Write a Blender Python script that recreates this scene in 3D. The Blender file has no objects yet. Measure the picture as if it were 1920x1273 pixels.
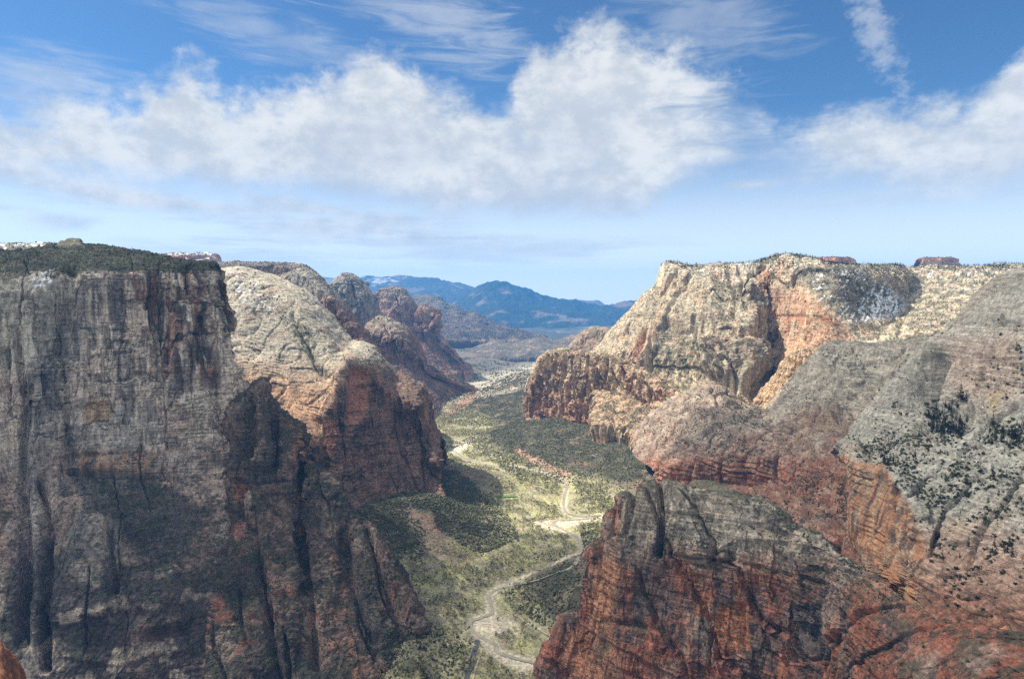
import bpy, math, random
import numpy as np
R = math.radians
scene = bpy.context.scene
rng = np.random.default_rng(7)
random.seed(7)
F32 = np.float32

# ------------------------------------------------------------------ camera geometry (metres)
CAM_Z = 670.0
FOC = 1280.0                    # focal length in pixels of a 1920 px wide frame (24 mm lens)
PITCH = R(3.4)
CP, SP = math.cos(PITCH), math.sin(PITCH)

def ray(px, py):
    dx = (px - 960.0) / FOC
    dy = -(py - 636.5) / FOC
    return dx, CP + dy * SP, -SP + dy * CP

def at(px, py, Y):
    """world point seen at (px,py), Y metres ahead"""
    dx, dy, dz = ray(px, py)
    s = Y / dy
    return (dx * s, Y, CAM_Z + dz * s)

def at_z(px, py, z):
    dx, dy, dz = ray(px, py)
    s = (z - CAM_Z) / dz
    return (dx * s, dy * s, z)

def project(P):
    x = P[..., 0]; y = P[..., 1]; z = P[..., 2] - CAM_Z
    f = np.maximum(y * CP - z * SP, 1.0)
    u = y * SP + z * CP
    return 960 + FOC * x / f, 636.5 - FOC * u / f

# ------------------------------------------------------------------ noise
def _noise(p, seed):
    p = p + seed * 17.31
    fl = np.floor(p)
    f = (p - fl).astype(F32)
    i = fl.astype(np.int32)
    w = f * f * f * (f * (f * 6 - 15) + 10)
    X0 = i[:, 0] * np.int32(374761393) + np.int32(seed * 7919 & 0xFFFFFF); Y0 = i[:, 1] * np.int32(668265263); Z0 = i[:, 2] * np.int32(1440662683)
    X = (X0, X0 + np.int32(374761393)); Y = (Y0, Y0 + np.int32(668265263)); Z = (Z0, Z0 + np.int32(1440662683))
    fx, fy, fz = (np.ascontiguousarray(f[:, k]) for k in range(3))
    k1 = F32(1 / 511.5)
    def g(a, b, c):
        h = X[a] ^ Y[b] ^ Z[c]
        h = (h ^ (h >> 15)) * np.int32(739982445)
        h = (h ^ (h >> 12)) * np.int32(695872825)
        h ^= h >> 15
        return ((h & 1023) * k1 - 1) * (fx - a) + (((h >> 10) & 1023) * k1 - 1) * (fy - b) + (((h >> 20) & 1023) * k1 - 1) * (fz - c)
    wx, wy, wz = (np.ascontiguousarray(w[:, k]) for k in range(3))
    def l(a, b, t): return a + (b - a) * t
    r = l(l(l(g(0,0,0), g(1,0,0), wx), l(g(0,1,0), g(1,1,0), wx), wy), l(l(g(0,0,1), g(1,0,1), wx), l(g(0,1,1), g(1,1,1), wx), wy), wz)
    return r.astype(F32) * F32(1.62)

def noise(p, seed=0):
    """gradient noise, about -1..1; p (..., 3)"""
    p = np.asarray(p)
    sh = p.shape[:-1]
    q = p.reshape(-1, 3)
    out = np.empty(len(q), F32)
    for k in range(0, len(q), 24000):
        out[k:k + 24000] = _noise(q[k:k + 24000], int(seed))
    return out.reshape(sh)

def sc(P, lx, ly=None, lz=None):
    ly = lx if ly is None else ly
    lz = lx if lz is None else lz
    return np.stack([P[..., 0] / lx, P[..., 1] / ly, P[..., 2] / lz], -1)

def fbm(P, l, oct=4, seed=0, lz=None, gain=.5):
    lz = l if lz is None else lz
    a, s, t = 1.0, 0, 0
    for k in range(oct):
        s = s + a * noise(sc(P, l / 2**k, None, lz / 2**k), seed + k)
        t += a
        a *= gain
    return s / t

def billow(P, l, oct=3, seed=0, lz=None, gain=.5, pw=.8):
    """rounded pillars parted by sharp clefts, 0..1"""
    lz = l if lz is None else lz
    a, s, t = 1.0, 0, 0
    for k in range(oct):
        s = s + a * np.abs(noise(sc(P, l / 2**k, None, lz / 2**k), seed + k))**pw
        t += a
        a *= gain
    return s / t

def hash2(a, b, seed=0):
    a = a.astype(np.int64); b = b.astype(np.int64)
    h = (a * 73856093) ^ (b * 19349663) ^ (seed * 83492791 + 1013)
    h = (h ^ (h >> 13)) * 1274126177
    h = h ^ (h >> 16)
    return ((h & 0xFFFF) / 65535.0).astype(F32)

def blocks(P, L, H, seed=0, ang=25, warp=.4, dip=.0):
    """jointed rock: upright blocks of unlike width and height standing proud or back, -.5...5"""
    a = R(ang)
    w = P[..., 0] * math.cos(a) + P[..., 1] * math.sin(a)
    w = w / L + warp * noise(sc(P, 2.2 * L, 2.2 * L, 5 * L), seed) + warp * .4 * noise(sc(P, .6 * L, .6 * L, 1.5 * L), seed + 1)
    k = np.floor(w)
    hk = hash2(k, k * 0 + 3, seed)
    z = P[..., 2] / H * (.6 + .8 * hk) + hk * 7 + .22 * noise(sc(P, L), seed + 2) + dip * w
    m = np.floor(z)
    return hash2(k, m, seed + 5) - .5

def sstep(x, a, b):
    t = np.clip((x - a) / (b - a), 0, 1)
    return t * t * (3 - 2 * t)

def mix(a, b, t):
    t = np.asarray(t)[..., None]
    return a * (1 - t) + np.asarray(b, dtype=F32) * t

# ------------------------------------------------------------------ pixel-plane helpers used while laying features out on the rock
def dist_line(px, py, pts):
    d = np.full(px.shape, 1e9)
    for (ax, ay), (bx, by) in zip(pts[:-1], pts[1:]):
        vx, vy = bx - ax, by - ay
        t = np.clip(((px - ax) * vx + (py - ay) * vy) / (vx * vx + vy * vy + 1e-9), 0, 1)
        d = np.minimum(d, np.hypot(px - ax - t * vx, py - ay - t * vy))
    return d

def in_poly(px, py, pts, feather=8):
    """1 inside, 0 outside, soft over `feather`"""
    d = dist_line(px, py, pts + [pts[0]])
    ins = np.zeros(px.shape, bool)
    n = len(pts)
    for i in range(n):
        (ax, ay), (bx, by) = pts[i], pts[(i + 1) % n]
        if ay == by: continue
        c = ((ay > py) != (by > py)) & (px < (bx - ax) * (py - ay) / (by - ay) + ax)
        ins ^= c
    sd = np.where(ins, d, -d)
    return sstep(sd, -feather, feather)

# ------------------------------------------------------------------ lofted landforms
def cr(A, seglen, total, tension=.38):
    """resample control rows A (n,...) along axis 0 with Catmull-Rom; samples spread by seglen"""
    n = A.shape[0]
    seglen = np.asarray(seglen, float)
    cum = np.concatenate([[0], np.cumsum(seglen)])
    s = np.linspace(0, cum[-1], total)
    k = np.clip(np.searchsorted(cum, s, side='right') - 1, 0, n - 2)
    t = ((s - cum[k]) / seglen[k]).astype(F32)
    ip, im = np.clip(k + 2, 0, n - 1), np.clip(k - 1, 0, n - 1)
    p0, p1, p2, p3 = A[im], A[k], A[k + 1], A[ip]
    sh = (-1,) + (1,) * (A.ndim - 1)
    t = t.reshape(sh)
    m1 = tension * (p2 - p0); m2 = tension * (p3 - p1)
    t2, t3 = t * t, t * t * t
    return (2*t3 - 3*t2 + 1) * p1 + (t3 - 2*t2 + t) * m1 + (-2*t3 + 3*t2) * p2 + (t3 - t2) * m2

def grid_normals(P):
    du = np.gradient(P, axis=1); dv = np.gradient(P, axis=0)
    N = np.cross(du, -dv)
    N /= np.linalg.norm(N, axis=-1)[..., None] + 1e-9
    return -N if False else N

def blur(A, n):
    for _ in range(n):
        A = A.copy()
        A[1:-1] = (A[:-2] + 2 * A[1:-1] + A[2:]) / 4
        A[:, 1:-1] = (A[:, :-2] + 2 * A[:, 1:-1] + A[:, 2:]) / 4
    return A

FORMS = {}
ROUND = ('right_slope_mountain', 'grey_shoulder_mountain', 'white_dome_mountain', 'far_plateau_mountain', 'far_blue_mountain')
SMOOTH = ('far_plateau_mountain', 'far_blue_mountain', 'horizon_plateau_mountain')

WEATHER = {'right_slope_mountain': .6, 'grey_shoulder_mountain': .85, 'white_dome_mountain': .7, 'pale_summit_mountain': .9}
def weather(c, P, N, u, seed, amt):
    """broken-up tone of weathered rock: fresh and stained slabs, pitted patches, thin beds and runs"""
    st = sstep(1 - N[..., 2], .2, .75)
    f = .24 * noise(sc(P, 3.4 * u, 3.4 * u, 6 * u), seed) + .20 * noise(sc(P, 9 * u, 9 * u, 2.6 * u), seed + 1)
    f = f + .22 * st * noise(sc(P, 6 * u, 6 * u, 60 * u), seed + 2) + .16 * noise(sc(P, 20 * u, 20 * u, 14 * u), seed + 3)
    f = f + st * (.42 * blocks(P, 26 * u, 85 * u, seed + 4, 22) + .32 * blocks(P, 10 * u, 26 * u, seed + 6, -25))
    return c * np.clip(1 + f * amt, .35, 1.75)[..., None]


def mesh_grid(name, P, col, mat, smooth=True):
    nv, nu = P.shape[:2]
    me = bpy.data.meshes.new(name)
    idx = np.arange(nv * nu, dtype=np.int32).reshape(nv, nu)
    q = np.stack([idx[1:, :-1], idx[1:, 1:], idx[:-1, 1:], idx[:-1, :-1]], -1).reshape(-1, 4)
    me.vertices.add(nv * nu)
    me.vertices.foreach_set('co', np.ascontiguousarray(P.reshape(-1), dtype=F32))
    me.loops.add(q.size)
    me.loops.foreach_set('vertex_index', np.ascontiguousarray(q.reshape(-1)))
    me.polygons.add(len(q))
    me.polygons.foreach_set('loop_start', np.arange(0, q.size, 4, dtype=np.int32))
    me.polygons.foreach_set('use_smooth', np.full(len(q), smooth))
    me.update(calc_edges=True)
    if col is not None:
        at_ = me.color_attributes.new('rock_color', 'FLOAT_COLOR', 'POINT')
        c = np.ones((nv * nu, 4), F32); c[:, :3] = col.reshape(-1, 3)
        at_.data.foreach_set('color', c.reshape(-1))
    me.materials.append(mat)
    o = bpy.data.objects.new(name, me)
    scene.collection.objects.link(o)
    return o

def set_props(o, label, cat, kind=None, group=None):
    o['label'] = label; o['category'] = cat
    if kind: o['kind'] = kind
    if group: o['group'] = group
    return o

def loft(name, rows, label, cat, mat, nu, nv, disp=None, color=None, back=((250, -10), (600, -250)),
         wrap_l=None, wrap_r=None, skirt=200, feats=(), tension=.38):
    """rows of control points (px,py,Y), top to bottom, left to right -> one rock mass.
    back: plateau rows carried on behind the rim; wrap: the flank carried on round the corner"""
    A = np.array([[at(*p) for p in r] for r in rows], dtype=np.float64)
    def wrap(colm, d, k):
        Q = colm.copy()
        s = 1 + d / Q[:, 1]
        inward = np.sign(A[:, A.shape[1] // 2, 0] - Q[:, 0])
        Q[:, 0] = Q[:, 0] * s + .12 * d * inward; Q[:, 1] *= s
        Q[:, 2] = np.minimum(Q[:, 2], CAM_Z + (Q[:, 2] - CAM_Z) * s) - k
        return Q
    nback = len(back)
    if back:
        ex = []
        for d, dz in reversed(back):
            r = A[0].copy()
            r[:, 1] += d; r[:, 0] *= 1 + .5 * d / A[0][:, 1]; r[:, 2] += dz
            ex.append(r)
        A = np.concatenate([np.array(ex), A], 0)
    if skirt:
        r = A[-1].copy(); r[:, 2] -= skirt; r[:, 1] -= 10
        A = np.concatenate([A, r[None]], 0)
    if wrap_l:
        A = np.concatenate([wrap(A[:, 0], *w)[:, None] for w in reversed(wrap_l)] + [A], 1)
    if wrap_r:
        A = np.concatenate([A] + [wrap(A[:, -1], *w)[:, None] for w in wrap_r], 1)
    nu, nv = int(nu * SCALE), int(nv * SCALE)
    PX, PY = project(A)
    lv = np.maximum(np.hypot(np.diff(PX, axis=0), np.diff(PY, axis=0)).mean(1), 10)
    lu = np.maximum(np.hypot(np.diff(PX, axis=1), np.diff(PY, axis=1)).mean(0), 10)
    for i in range(nback): lv[i] = min(max(lv[i], 10), 40)
    if skirt: lv[-1] = 10
    B = cr(A, lv, nv, tension)
    B = cr(np.swapaxes(B, 0, 1), lu, nu, tension)
    P = np.swapaxes(B, 0, 1)
    px, py = project(P)
    N = grid_normals(P)
    N = blur(N, 6)
    N /= np.linalg.norm(N, axis=-1)[..., None] + 1e-9
    for f in feats:
        wx = px + 5 * noise(sc(P, 60), 91); wy = py + 5 * noise(sc(P, 60), 92)
        if f[0] == 'line':
            _, pts, w, dep = f
            d = dist_line(wx, wy, pts)
            P = P - N * (dep * np.exp(-(d / w)**2))[..., None]
        elif f[0] == 'cleft':
            _, pts, w, dep = f
            d = dist_line(wx, wy, pts)
            P = P - N * (dep * np.clip(1 - d / w, 0, 1))[..., None]
        elif f[0] == 'poly':
            _, pts, fe, dep = f
            P = P - N * (dep * in_poly(wx, wy, pts, fe))[..., None]
    if disp is not None:
        d = disp(P, N, px, py)
        P = P + (N * d[..., None] if d.ndim == 2 else d)
    N = grid_normals(P)
    ctx = dict(P=P, N=N, px=px, py=py)
    px, py = project(P)
    ctx['qx'], ctx['qy'] = px, py
    col = color(ctx) if color is not None else np.full(P.shape, .3, F32)
    if name not in SMOOTH: col = weather(col, P, N, float(np.median(P[..., 1])) / FOC, len(name) * 13, WEATHER.get(name, 1.0))
    o = mesh_grid(name, P, np.clip(col, .004, .9), mat, name in ROUND)
    set_props(o, label, cat, 'structure')
    FORMS[name] = ctx
    return o

# ------------------------------------------------------------------ node helper
def mat_new(name):
    m = bpy.data.materials.new(name); m.use_nodes = True
    nt = m.node_tree; nt.nodes.clear()
    return m, nt

class NT:
    def __init__(s, nt): s.nt = nt
    def __call__(s, typ, ins=None, **kw):
        n = s.nt.nodes.new(typ)
        for k, v in kw.items(): setattr(n, k, v)
        for k, v in (ins or {}).items():
            sock = n.inputs[k]
            if isinstance(v, bpy.types.NodeSocket): s.nt.links.new(v, sock)
            else: sock.default_value = v
        return n
    def math(s, op, a, b=None, c=None, clamp=False):
        n = s.nt.nodes.new('ShaderNodeMath'); n.operation = op; n.use_clamp = clamp
        for i, v in enumerate((a, b, c)):
            if v is None: continue
            if isinstance(v, bpy.types.NodeSocket): s.nt.links.new(v, n.inputs[i])
            else: n.inputs[i].default_value = v
        return n.outputs[0]
    def ramp(s, x, a, b, smooth=True):
        n = s.nt.nodes.new('ShaderNodeMapRange')
        n.interpolation_type = 'SMOOTHSTEP' if smooth else 'LINEAR'
        s.nt.links.new(x, n.inputs[0])
        for i, v in ((1, a), (2, b)):
            if isinstance(v, bpy.types.NodeSocket): s.nt.links.new(v, n.inputs[i])
            else: n.inputs[i].default_value = v
        return n.outputs[0]
    def mixc(s, t, a, b, blend='MIX'):
        n = s.nt.nodes.new('ShaderNodeMix'); n.data_type = 'RGBA'; n.blend_type = blend
        for sock, v in ((n.inputs[0], t), (n.inputs[6], a), (n.inputs[7], b)):
            if isinstance(v, bpy.types.NodeSocket): s.nt.links.new(v, sock)
            else: sock.default_value = v
        return n.outputs[2]

def rock_material():
    m, nt = mat_new('sandstone')
    n = NT(nt)
    geo = n('ShaderNodeNewGeometry')
    att = n('ShaderNodeAttribute', attribute_name='rock_color')
    def nz(scale, detail=4, rough=.6, dist=0):
        mp = n('ShaderNodeVectorMath', {0: geo.outputs['Position'], 1: scale}, operation='MULTIPLY')
        return n('ShaderNodeTexNoise', {'Vector': mp.outputs[0], 'Scale': 1.0, 'Detail': detail, 'Roughness': rough, 'Distortion': dist}).outputs[0]
    grain = nz((.16, .16, .2), 5, .7)
    strata = nz((.012, .012, .35), 4, .65, .4)
    streak = nz((.12, .12, .008), 4, .65)
    g = n.ramp(grain, .3, .7, False)
    f = n.math('MULTIPLY_ADD', g, .75, .62)
    msk = n.math('MULTIPLY_ADD', n.ramp(nz((.007, .007, .012), 3, .5), .38, .62), .42, .1)
    s1 = n.math('ADD', 1.0, n.math('MULTIPLY', n.math('SUBTRACT', n.ramp(strata, .35, .65), .5), msk))
    s2 = n.math('MULTIPLY_ADD', n.ramp(streak, .32, .66), .52, .74)
    tot = n.math('MULTIPLY', n.math('MULTIPLY', f, s1), s2)
    col = n('ShaderNodeVectorMath', {0: att.outputs['Color'], 3: tot}, operation='SCALE').outputs[0]
    h = n.math('ADD', n.math('MULTIPLY', grain, 1.0), n.math('MULTIPLY', strata, 1.0))
    h = n.math('ADD', h, n.math('MULTIPLY', streak, .9))
    bump = n('ShaderNodeBump', {'Strength': .9, 'Distance': 6.5, 'Height': h})
    b = n('ShaderNodeBsdfPrincipled', {'Base Color': col, 'Roughness': .95, 'Specular IOR Level': .15, 'Normal': bump.outputs[0]})
    out = n('ShaderNodeOutputMaterial', {'Surface': b.outputs[0]})
    return m
ROCK = rock_material()
HAZE, CLOUD, EXPOSURE = True, True, 0.82
SUN_EL, SUN_AZ = R(48), R(-70)          # azimuth from the view direction (+Y), minus = to the left
SCALE = 1.0
# ------------------------------------------------------------------ rock relief and rock colours
def cliff_disp(flute=16, lf=70, aspect=7, rough=10, lr=140, ledge=5, hl=38, seed=1, fine=4, crack=0, lcr=160, blk=None, ridge=0, lrd=110, joint=4.0):
    blk = flute * .85 if blk is None else blk
    def f(P, N, px, py):
        steep = sstep(1 - N[..., 2], .25, .8)
        d = flute * .75 * (billow(P, lf, 4, seed, lf * aspect, .55) - .33) * 1.8 * (.25 + .75 * steep)
        vary = .55 + .9 * sstep(noise(sc(P, 260), seed + 60), -.4, .5)
        d = d + blk * vary * (.2 + .8 * steep) * (blocks(P, lf * .62, lf * 2.6, seed + 61, 22) + .6 * blocks(P, lf * .3, lf * .9, seed + 64, -30) + .3 * blocks(P, lf * .13, lf * .3, seed + 67, 10))
        d = d + rough * fbm(P, lr, 4, seed + 20)
        if ridge: d = d + ridge * 2 * (.7 - billow(P, lrd, 4, seed + 80, lrd * 2.6, .55, 1.0)) * (.3 + .7 * steep)
        s = P[..., 2] / hl + 1.2 * fbm(P, 260, 3, seed + 30)
        fr = s - np.floor(s)
        d = d + ledge * (sstep(fr, 0, .25) - fr) * 1.6 * sstep(noise(sc(P, 150, 150, 50), seed + 33), -.3, .5)
        s2 = P[..., 2] / (hl * .27) + .8 * fbm(P, 120, 2, seed + 35)
        fr2 = s2 - np.floor(s2)
        d = d + ledge * .5 * (sstep(fr2, 0, .3) - fr2) * sstep(noise(sc(P, 90, 90, 40), seed + 36), -.2, .5)
        d = d + fine * (billow(P, 16, 2, seed + 40, 40) - .3) * 2
        if crack:       # open joints, near upright
            w = (P[..., 0] * .85 + P[..., 1] * .5) / (lcr * .55) + .3 * noise(sc(P, lcr, lcr, lcr * 8), seed + 50) + .05 * noise(sc(P, 14, 14, 30), seed + 51)
            k = np.floor(w); e = np.minimum(w - k, 1 - w + k) * lcr * .55
            k = np.round(w)
            on = sstep(noise(np.stack([k * 3.7, P[..., 2] / 170, k * 0], -1), seed + 52), -.05, .3)
            d = d - crack * on * np.clip(1 - e / joint, 0, 1)
        return d
    return f

def slick_disp(rough=12, lr=180, bed=2.2, hb=14, seed=1, fine=2.0, gully=8, lg=90):
    """rounded bare slickrock: broad swells, thin bedding ledges, shallow gullies"""
    def f(P, N, px, py):
        d = rough * fbm(P, lr, 4, seed)
        dip = P[..., 2] + .16 * P[..., 0] + 26 * noise(sc(P, 200, 200, 90), seed + 3)
        s = dip / hb + .5 * fbm(P, 60, 2, seed + 5)
        fr = s - np.floor(s)
        d = d + bed * (sstep(fr, 0, .2) - fr) * 1.9 * sstep(noise(sc(P, 110, 110, 45), seed + 4), -.25, .55)
        s = P[..., 2] / (hb * 2.7) - .1 * P[..., 0] / hb + .7 * fbm(P, 90, 3, seed + 15); fr = s - np.floor(s)
        d = d + bed * 1.3 * (sstep(fr, 0, .12) - fr) * sstep(noise(sc(P, 160, 160, 60), seed + 16), -.1, .5)
        d = d + fine * fbm(P, 18, 4, seed + 7, None, .6) + fine * .8 * blocks(P, 22, 16, seed + 11, 35, .5)
        d = d - gully * np.clip(1 - np.abs(noise(sc(P, lg, lg, lg * 2.5), seed + 9)) / .16, 0, 1)**1.3
        return d
    return f

C_ = lambda *a: np.array(a, F32)
CREAM, PALE, GREY = C_(.50, .42, .30), C_(.42, .37, .29), C_(.27, .255, .23)
ORANGE, PINK, RED = C_(.46, .265, .15), C_(.40, .225, .15), C_(.30, .105, .06)
BROWN, VARN, VARNB = C_(.16, .095, .07), C_(.07, .062, .06), C_(.085, .085, .095)
SCRUB, SOIL, OLIVE = C_(.085, .09, .055), C_(.25, .19, .13), C_(.13, .125, .07)
SNOW = C_(.85, .87, .9)

def tint(c, n, amt):
    return c * (1 + amt * n)[..., None]

def streaks(c, P, N, seed, col=VARN, amt=.7, lx=26, lz=520, lo=.08, hi=.42, bias=0.0):
    """desert varnish: dark runs down the steep faces"""
    s = noise(sc(P, lx, lx, lz), seed) * .65 + .35 * noise(sc(P, lx * .35, lx * .35, lz * .6), seed + 1) \
        + .35 * noise(sc(P, 240, 240, 300), seed + 2) + bias
    return mix(c, col, amt * sstep(s, lo, hi) * sstep(1 - N[..., 2], .2, .7))

def bands(c, P, seed, amt=.22, h=26):
    z = P[..., 2] + 14 * noise(sc(P, 220, 220, 80), seed) + .05 * P[..., 0]
    b = noise(np.stack([z / h, z * 0 + seed, z * 0], -1), seed) + .6 * noise(np.stack([z / (h * .3), z * 0 + seed, z * 0], -1), seed + 1)
    return tint(c, b, amt)

def blotch(c, P, seed, col, amt, l, lo, hi, lz=None):
    return mix(c, col, amt * sstep(fbm(P, l, 4, seed, lz), lo, hi))

def veg_ledges(c, P, N, seed, amt=.8, col=SCRUB, lo=.45, hi=.7):
    """low scrub rooted where the rock is flat enough"""
    k = sstep(N[..., 2], lo, hi) * sstep(fbm(P, 45, 3, seed) + .35 * noise(sc(P, 9), seed + 4), -.15, .15)
    return mix(c, col, amt * k)
# ------------------------------------------------------------------ the landforms
# left foreground cliff -------------------------------------------------------
def col_left(c):
    P, N, px, py = c['P'], c['N'], c['px'], c['py']
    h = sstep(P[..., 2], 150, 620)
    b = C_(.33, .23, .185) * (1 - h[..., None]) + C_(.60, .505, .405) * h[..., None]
    b = blotch(b, P, 3, C_(.58, .505, .40), .8, 150, -.05, .3)
    b = blotch(b, P, 5, C_(.40, .25, .15), .6, 120, .1, .4, 260)
    b = bands(b, P, 4, .24, 20)
    b = streaks(b, P, N, 8, VARNB, .8, 48, 700, -.02, .34, .04)
    b = streaks(b, P, N, 10, C_(.1, .085, .08), .7, 14, 260, .06, .34)
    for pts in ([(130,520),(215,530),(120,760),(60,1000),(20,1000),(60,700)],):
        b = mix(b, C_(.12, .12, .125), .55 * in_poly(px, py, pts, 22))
    for pts in ([(150,955),(232,985),(212,1150),(95,1150),(110,1050)], [(40,960),(75,920),(80,1140),(50,1150)], [(235,1090),(325,1070),(325,1130),(240,1140)], [(130,760),(290,760),(300,840),(140,840)]):
        b = mix(b, C_(.43, .40, .35), .6 * in_poly(px, py, pts, 10))
    b = streaks(b, P, N, 12, C_(.5, .44, .36), .4, 22, 500, .2, .5)
    r = in_poly(px, py, [(235, 500), (372, 500), (395, 600), (415, 720), (300, 700), (262, 590)], 22)
    b = mix(b, C_(.26, .115, .08), .75 * r * sstep(noise(sc(P, 24, 24, 420), 31) + .3 * noise(sc(P, 9, 9, 160), 32), -.1, .25))
    b = mix(b, VARN, .85 * r * sstep(noise(sc(P, 17, 17, 300), 35), -.05, .25))
    o = in_poly(px, py, [(158, 755), (205, 750), (210, 790), (160, 795)], 7)
    b = mix(b, C_(.42, .28, .17), .8 * o)
    o = in_poly(px, py, [(130, 850), (300, 850), (300, 892), (130, 892)], 12)
    b = mix(b, C_(.42, .24, .13), .7 * o * sstep(noise(sc(P, 10, 10, 300), 41), -.1, .2))
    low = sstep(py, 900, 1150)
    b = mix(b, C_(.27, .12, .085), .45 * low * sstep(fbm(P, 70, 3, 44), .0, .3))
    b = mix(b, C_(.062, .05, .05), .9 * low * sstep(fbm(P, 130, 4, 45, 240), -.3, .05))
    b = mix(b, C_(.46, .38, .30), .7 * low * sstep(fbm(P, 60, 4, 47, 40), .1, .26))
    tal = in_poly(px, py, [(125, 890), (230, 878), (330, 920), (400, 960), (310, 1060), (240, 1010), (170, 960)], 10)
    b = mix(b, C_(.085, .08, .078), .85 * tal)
    hill = sstep(515 - py, 0, 8)
    b = mix(b, C_(.12, .115, .075) * 1.0, hill)
    b = mix(b, C_(.05, .06, .038), hill * .8 * sstep(fbm(P, 60, 4, 50), -.1, .25))
    pal = in_poly(px, py, [(-90, 515), (60, 512), (150, 520), (110, 640), (50, 700), (-90, 640)], 18)
    b = mix(b, C_(.42, .385, .31), .7 * pal)
    b = veg_ledges(b, P, N, 55, .8, C_(.05, .058, .04), .5, .68)
    sn = in_poly(px, py, [(60, 522), (100, 505), (96, 530), (75, 540), (58, 538)], 4)
    b = mix(b, SNOW, sn * sstep(noise(sc(P, 12), 57), -.25, .05))
    return b
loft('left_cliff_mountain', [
    [(-260,470,1950),(-80,474,1900),(0,474,1900),(70,468,1900),(130,462,1900),(200,468,1900),(270,482,1850),(330,490,1800),(372,495,1770),(394,500,1750)],
    [(-260,515,1430),(-80,512,1450),(0,508,1480),(70,505,1500),(130,503,1530),(200,503,1560),(270,502,1600),(330,501,1640),(372,502,1690),(398,508,1725)],
    [(-260,620,1390),(-80,620,1400),(0,620,1420),(70,620,1440),(130,615,1490),(200,610,1530),(275,615,1560),(340,620,1600),(390,620,1650),(424,625,1700)],
    [(-260,740,1370),(-80,740,1380),(0,740,1395),(70,740,1420),(130,740,1470),(205,745,1500),(285,745,1530),(350,745,1560),(405,742,1600),(455,735,1670)],
    [(-260,870,1340),(-80,870,1340),(0,870,1360),(70,870,1390),(130,885,1430),(215,882,1460),(300,892,1480),(365,880,1490),(430,870,1510),(490,850,1560)],
    [(-260,960,1300),(-80,960,1310),(0,960,1320),(70,960,1330),(130,960,1335),(225,1000,1330),(305,1050,1330),(375,990,1390),(440,970,1430),(520,960,1480)],
    [(-260,1100,1220),(-80,1100,1220),(0,1100,1230),(70,1100,1240),(140,1100,1250),(225,1110,1250),(300,1120,1250),(380,1110,1290),(450,1100,1330),(540,1090,1380)],
    [(-260,1300,1120),(-80,1300,1120),(0,1300,1130),(70,1300,1135),(140,1300,1140),(225,1300,1145),(300,1300,1150),(380,1300,1160),(450,1300,1180),(550,1290,1200)]],
    'grey streaked sandstone cliff in the left foreground with a scrub covered hilltop', 'cliff', ROCK, 620, 660,
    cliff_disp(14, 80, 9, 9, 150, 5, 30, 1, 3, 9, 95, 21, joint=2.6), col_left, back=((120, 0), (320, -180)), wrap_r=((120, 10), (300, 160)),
    feats=[('line', [(138,505),(125,600),(120,660)], 14, 24), ('line', [(15,660),(20,800),(10,950)], 16, 26),
           ('line', [(30,620),(45,760),(40,900),(48,1050),(40,1200)], 10, 34), ('line', [(78,900),(85,1010),(85,1100),(80,1250)], 9, 38),
           ('line', [(208,1000),(214,1060),(212,1110)], 8, 30), ('line', [(375,600),(400,700),(420,800)], 14, 22),
           ('line', [(100,690),(112,800),(100,900)], 16, -12), ('line', [(455,820),(440,950),(470,1060)], 14, 26),
           ('cleft', [(150,705),(230,712),(330,700)], 10, 9), ('cleft', [(200,610),(205,655)], 8, 14),
           ('poly', [(160,757),(203,752),(208,790),(162,793)], 5, 7), ('line', [(290,540),(300,640),(292,720)], 16, 14), ('poly', [(150,960),(232,985),(212,1165),(95,1165)], 12, -22), ('poly', [(240,1085),(330,1060),(345,1180),(240,1200)], 12, -16), ('cleft', [(128,885),(215,888),(300,895),(350,905)], 9, 14)])

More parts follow.
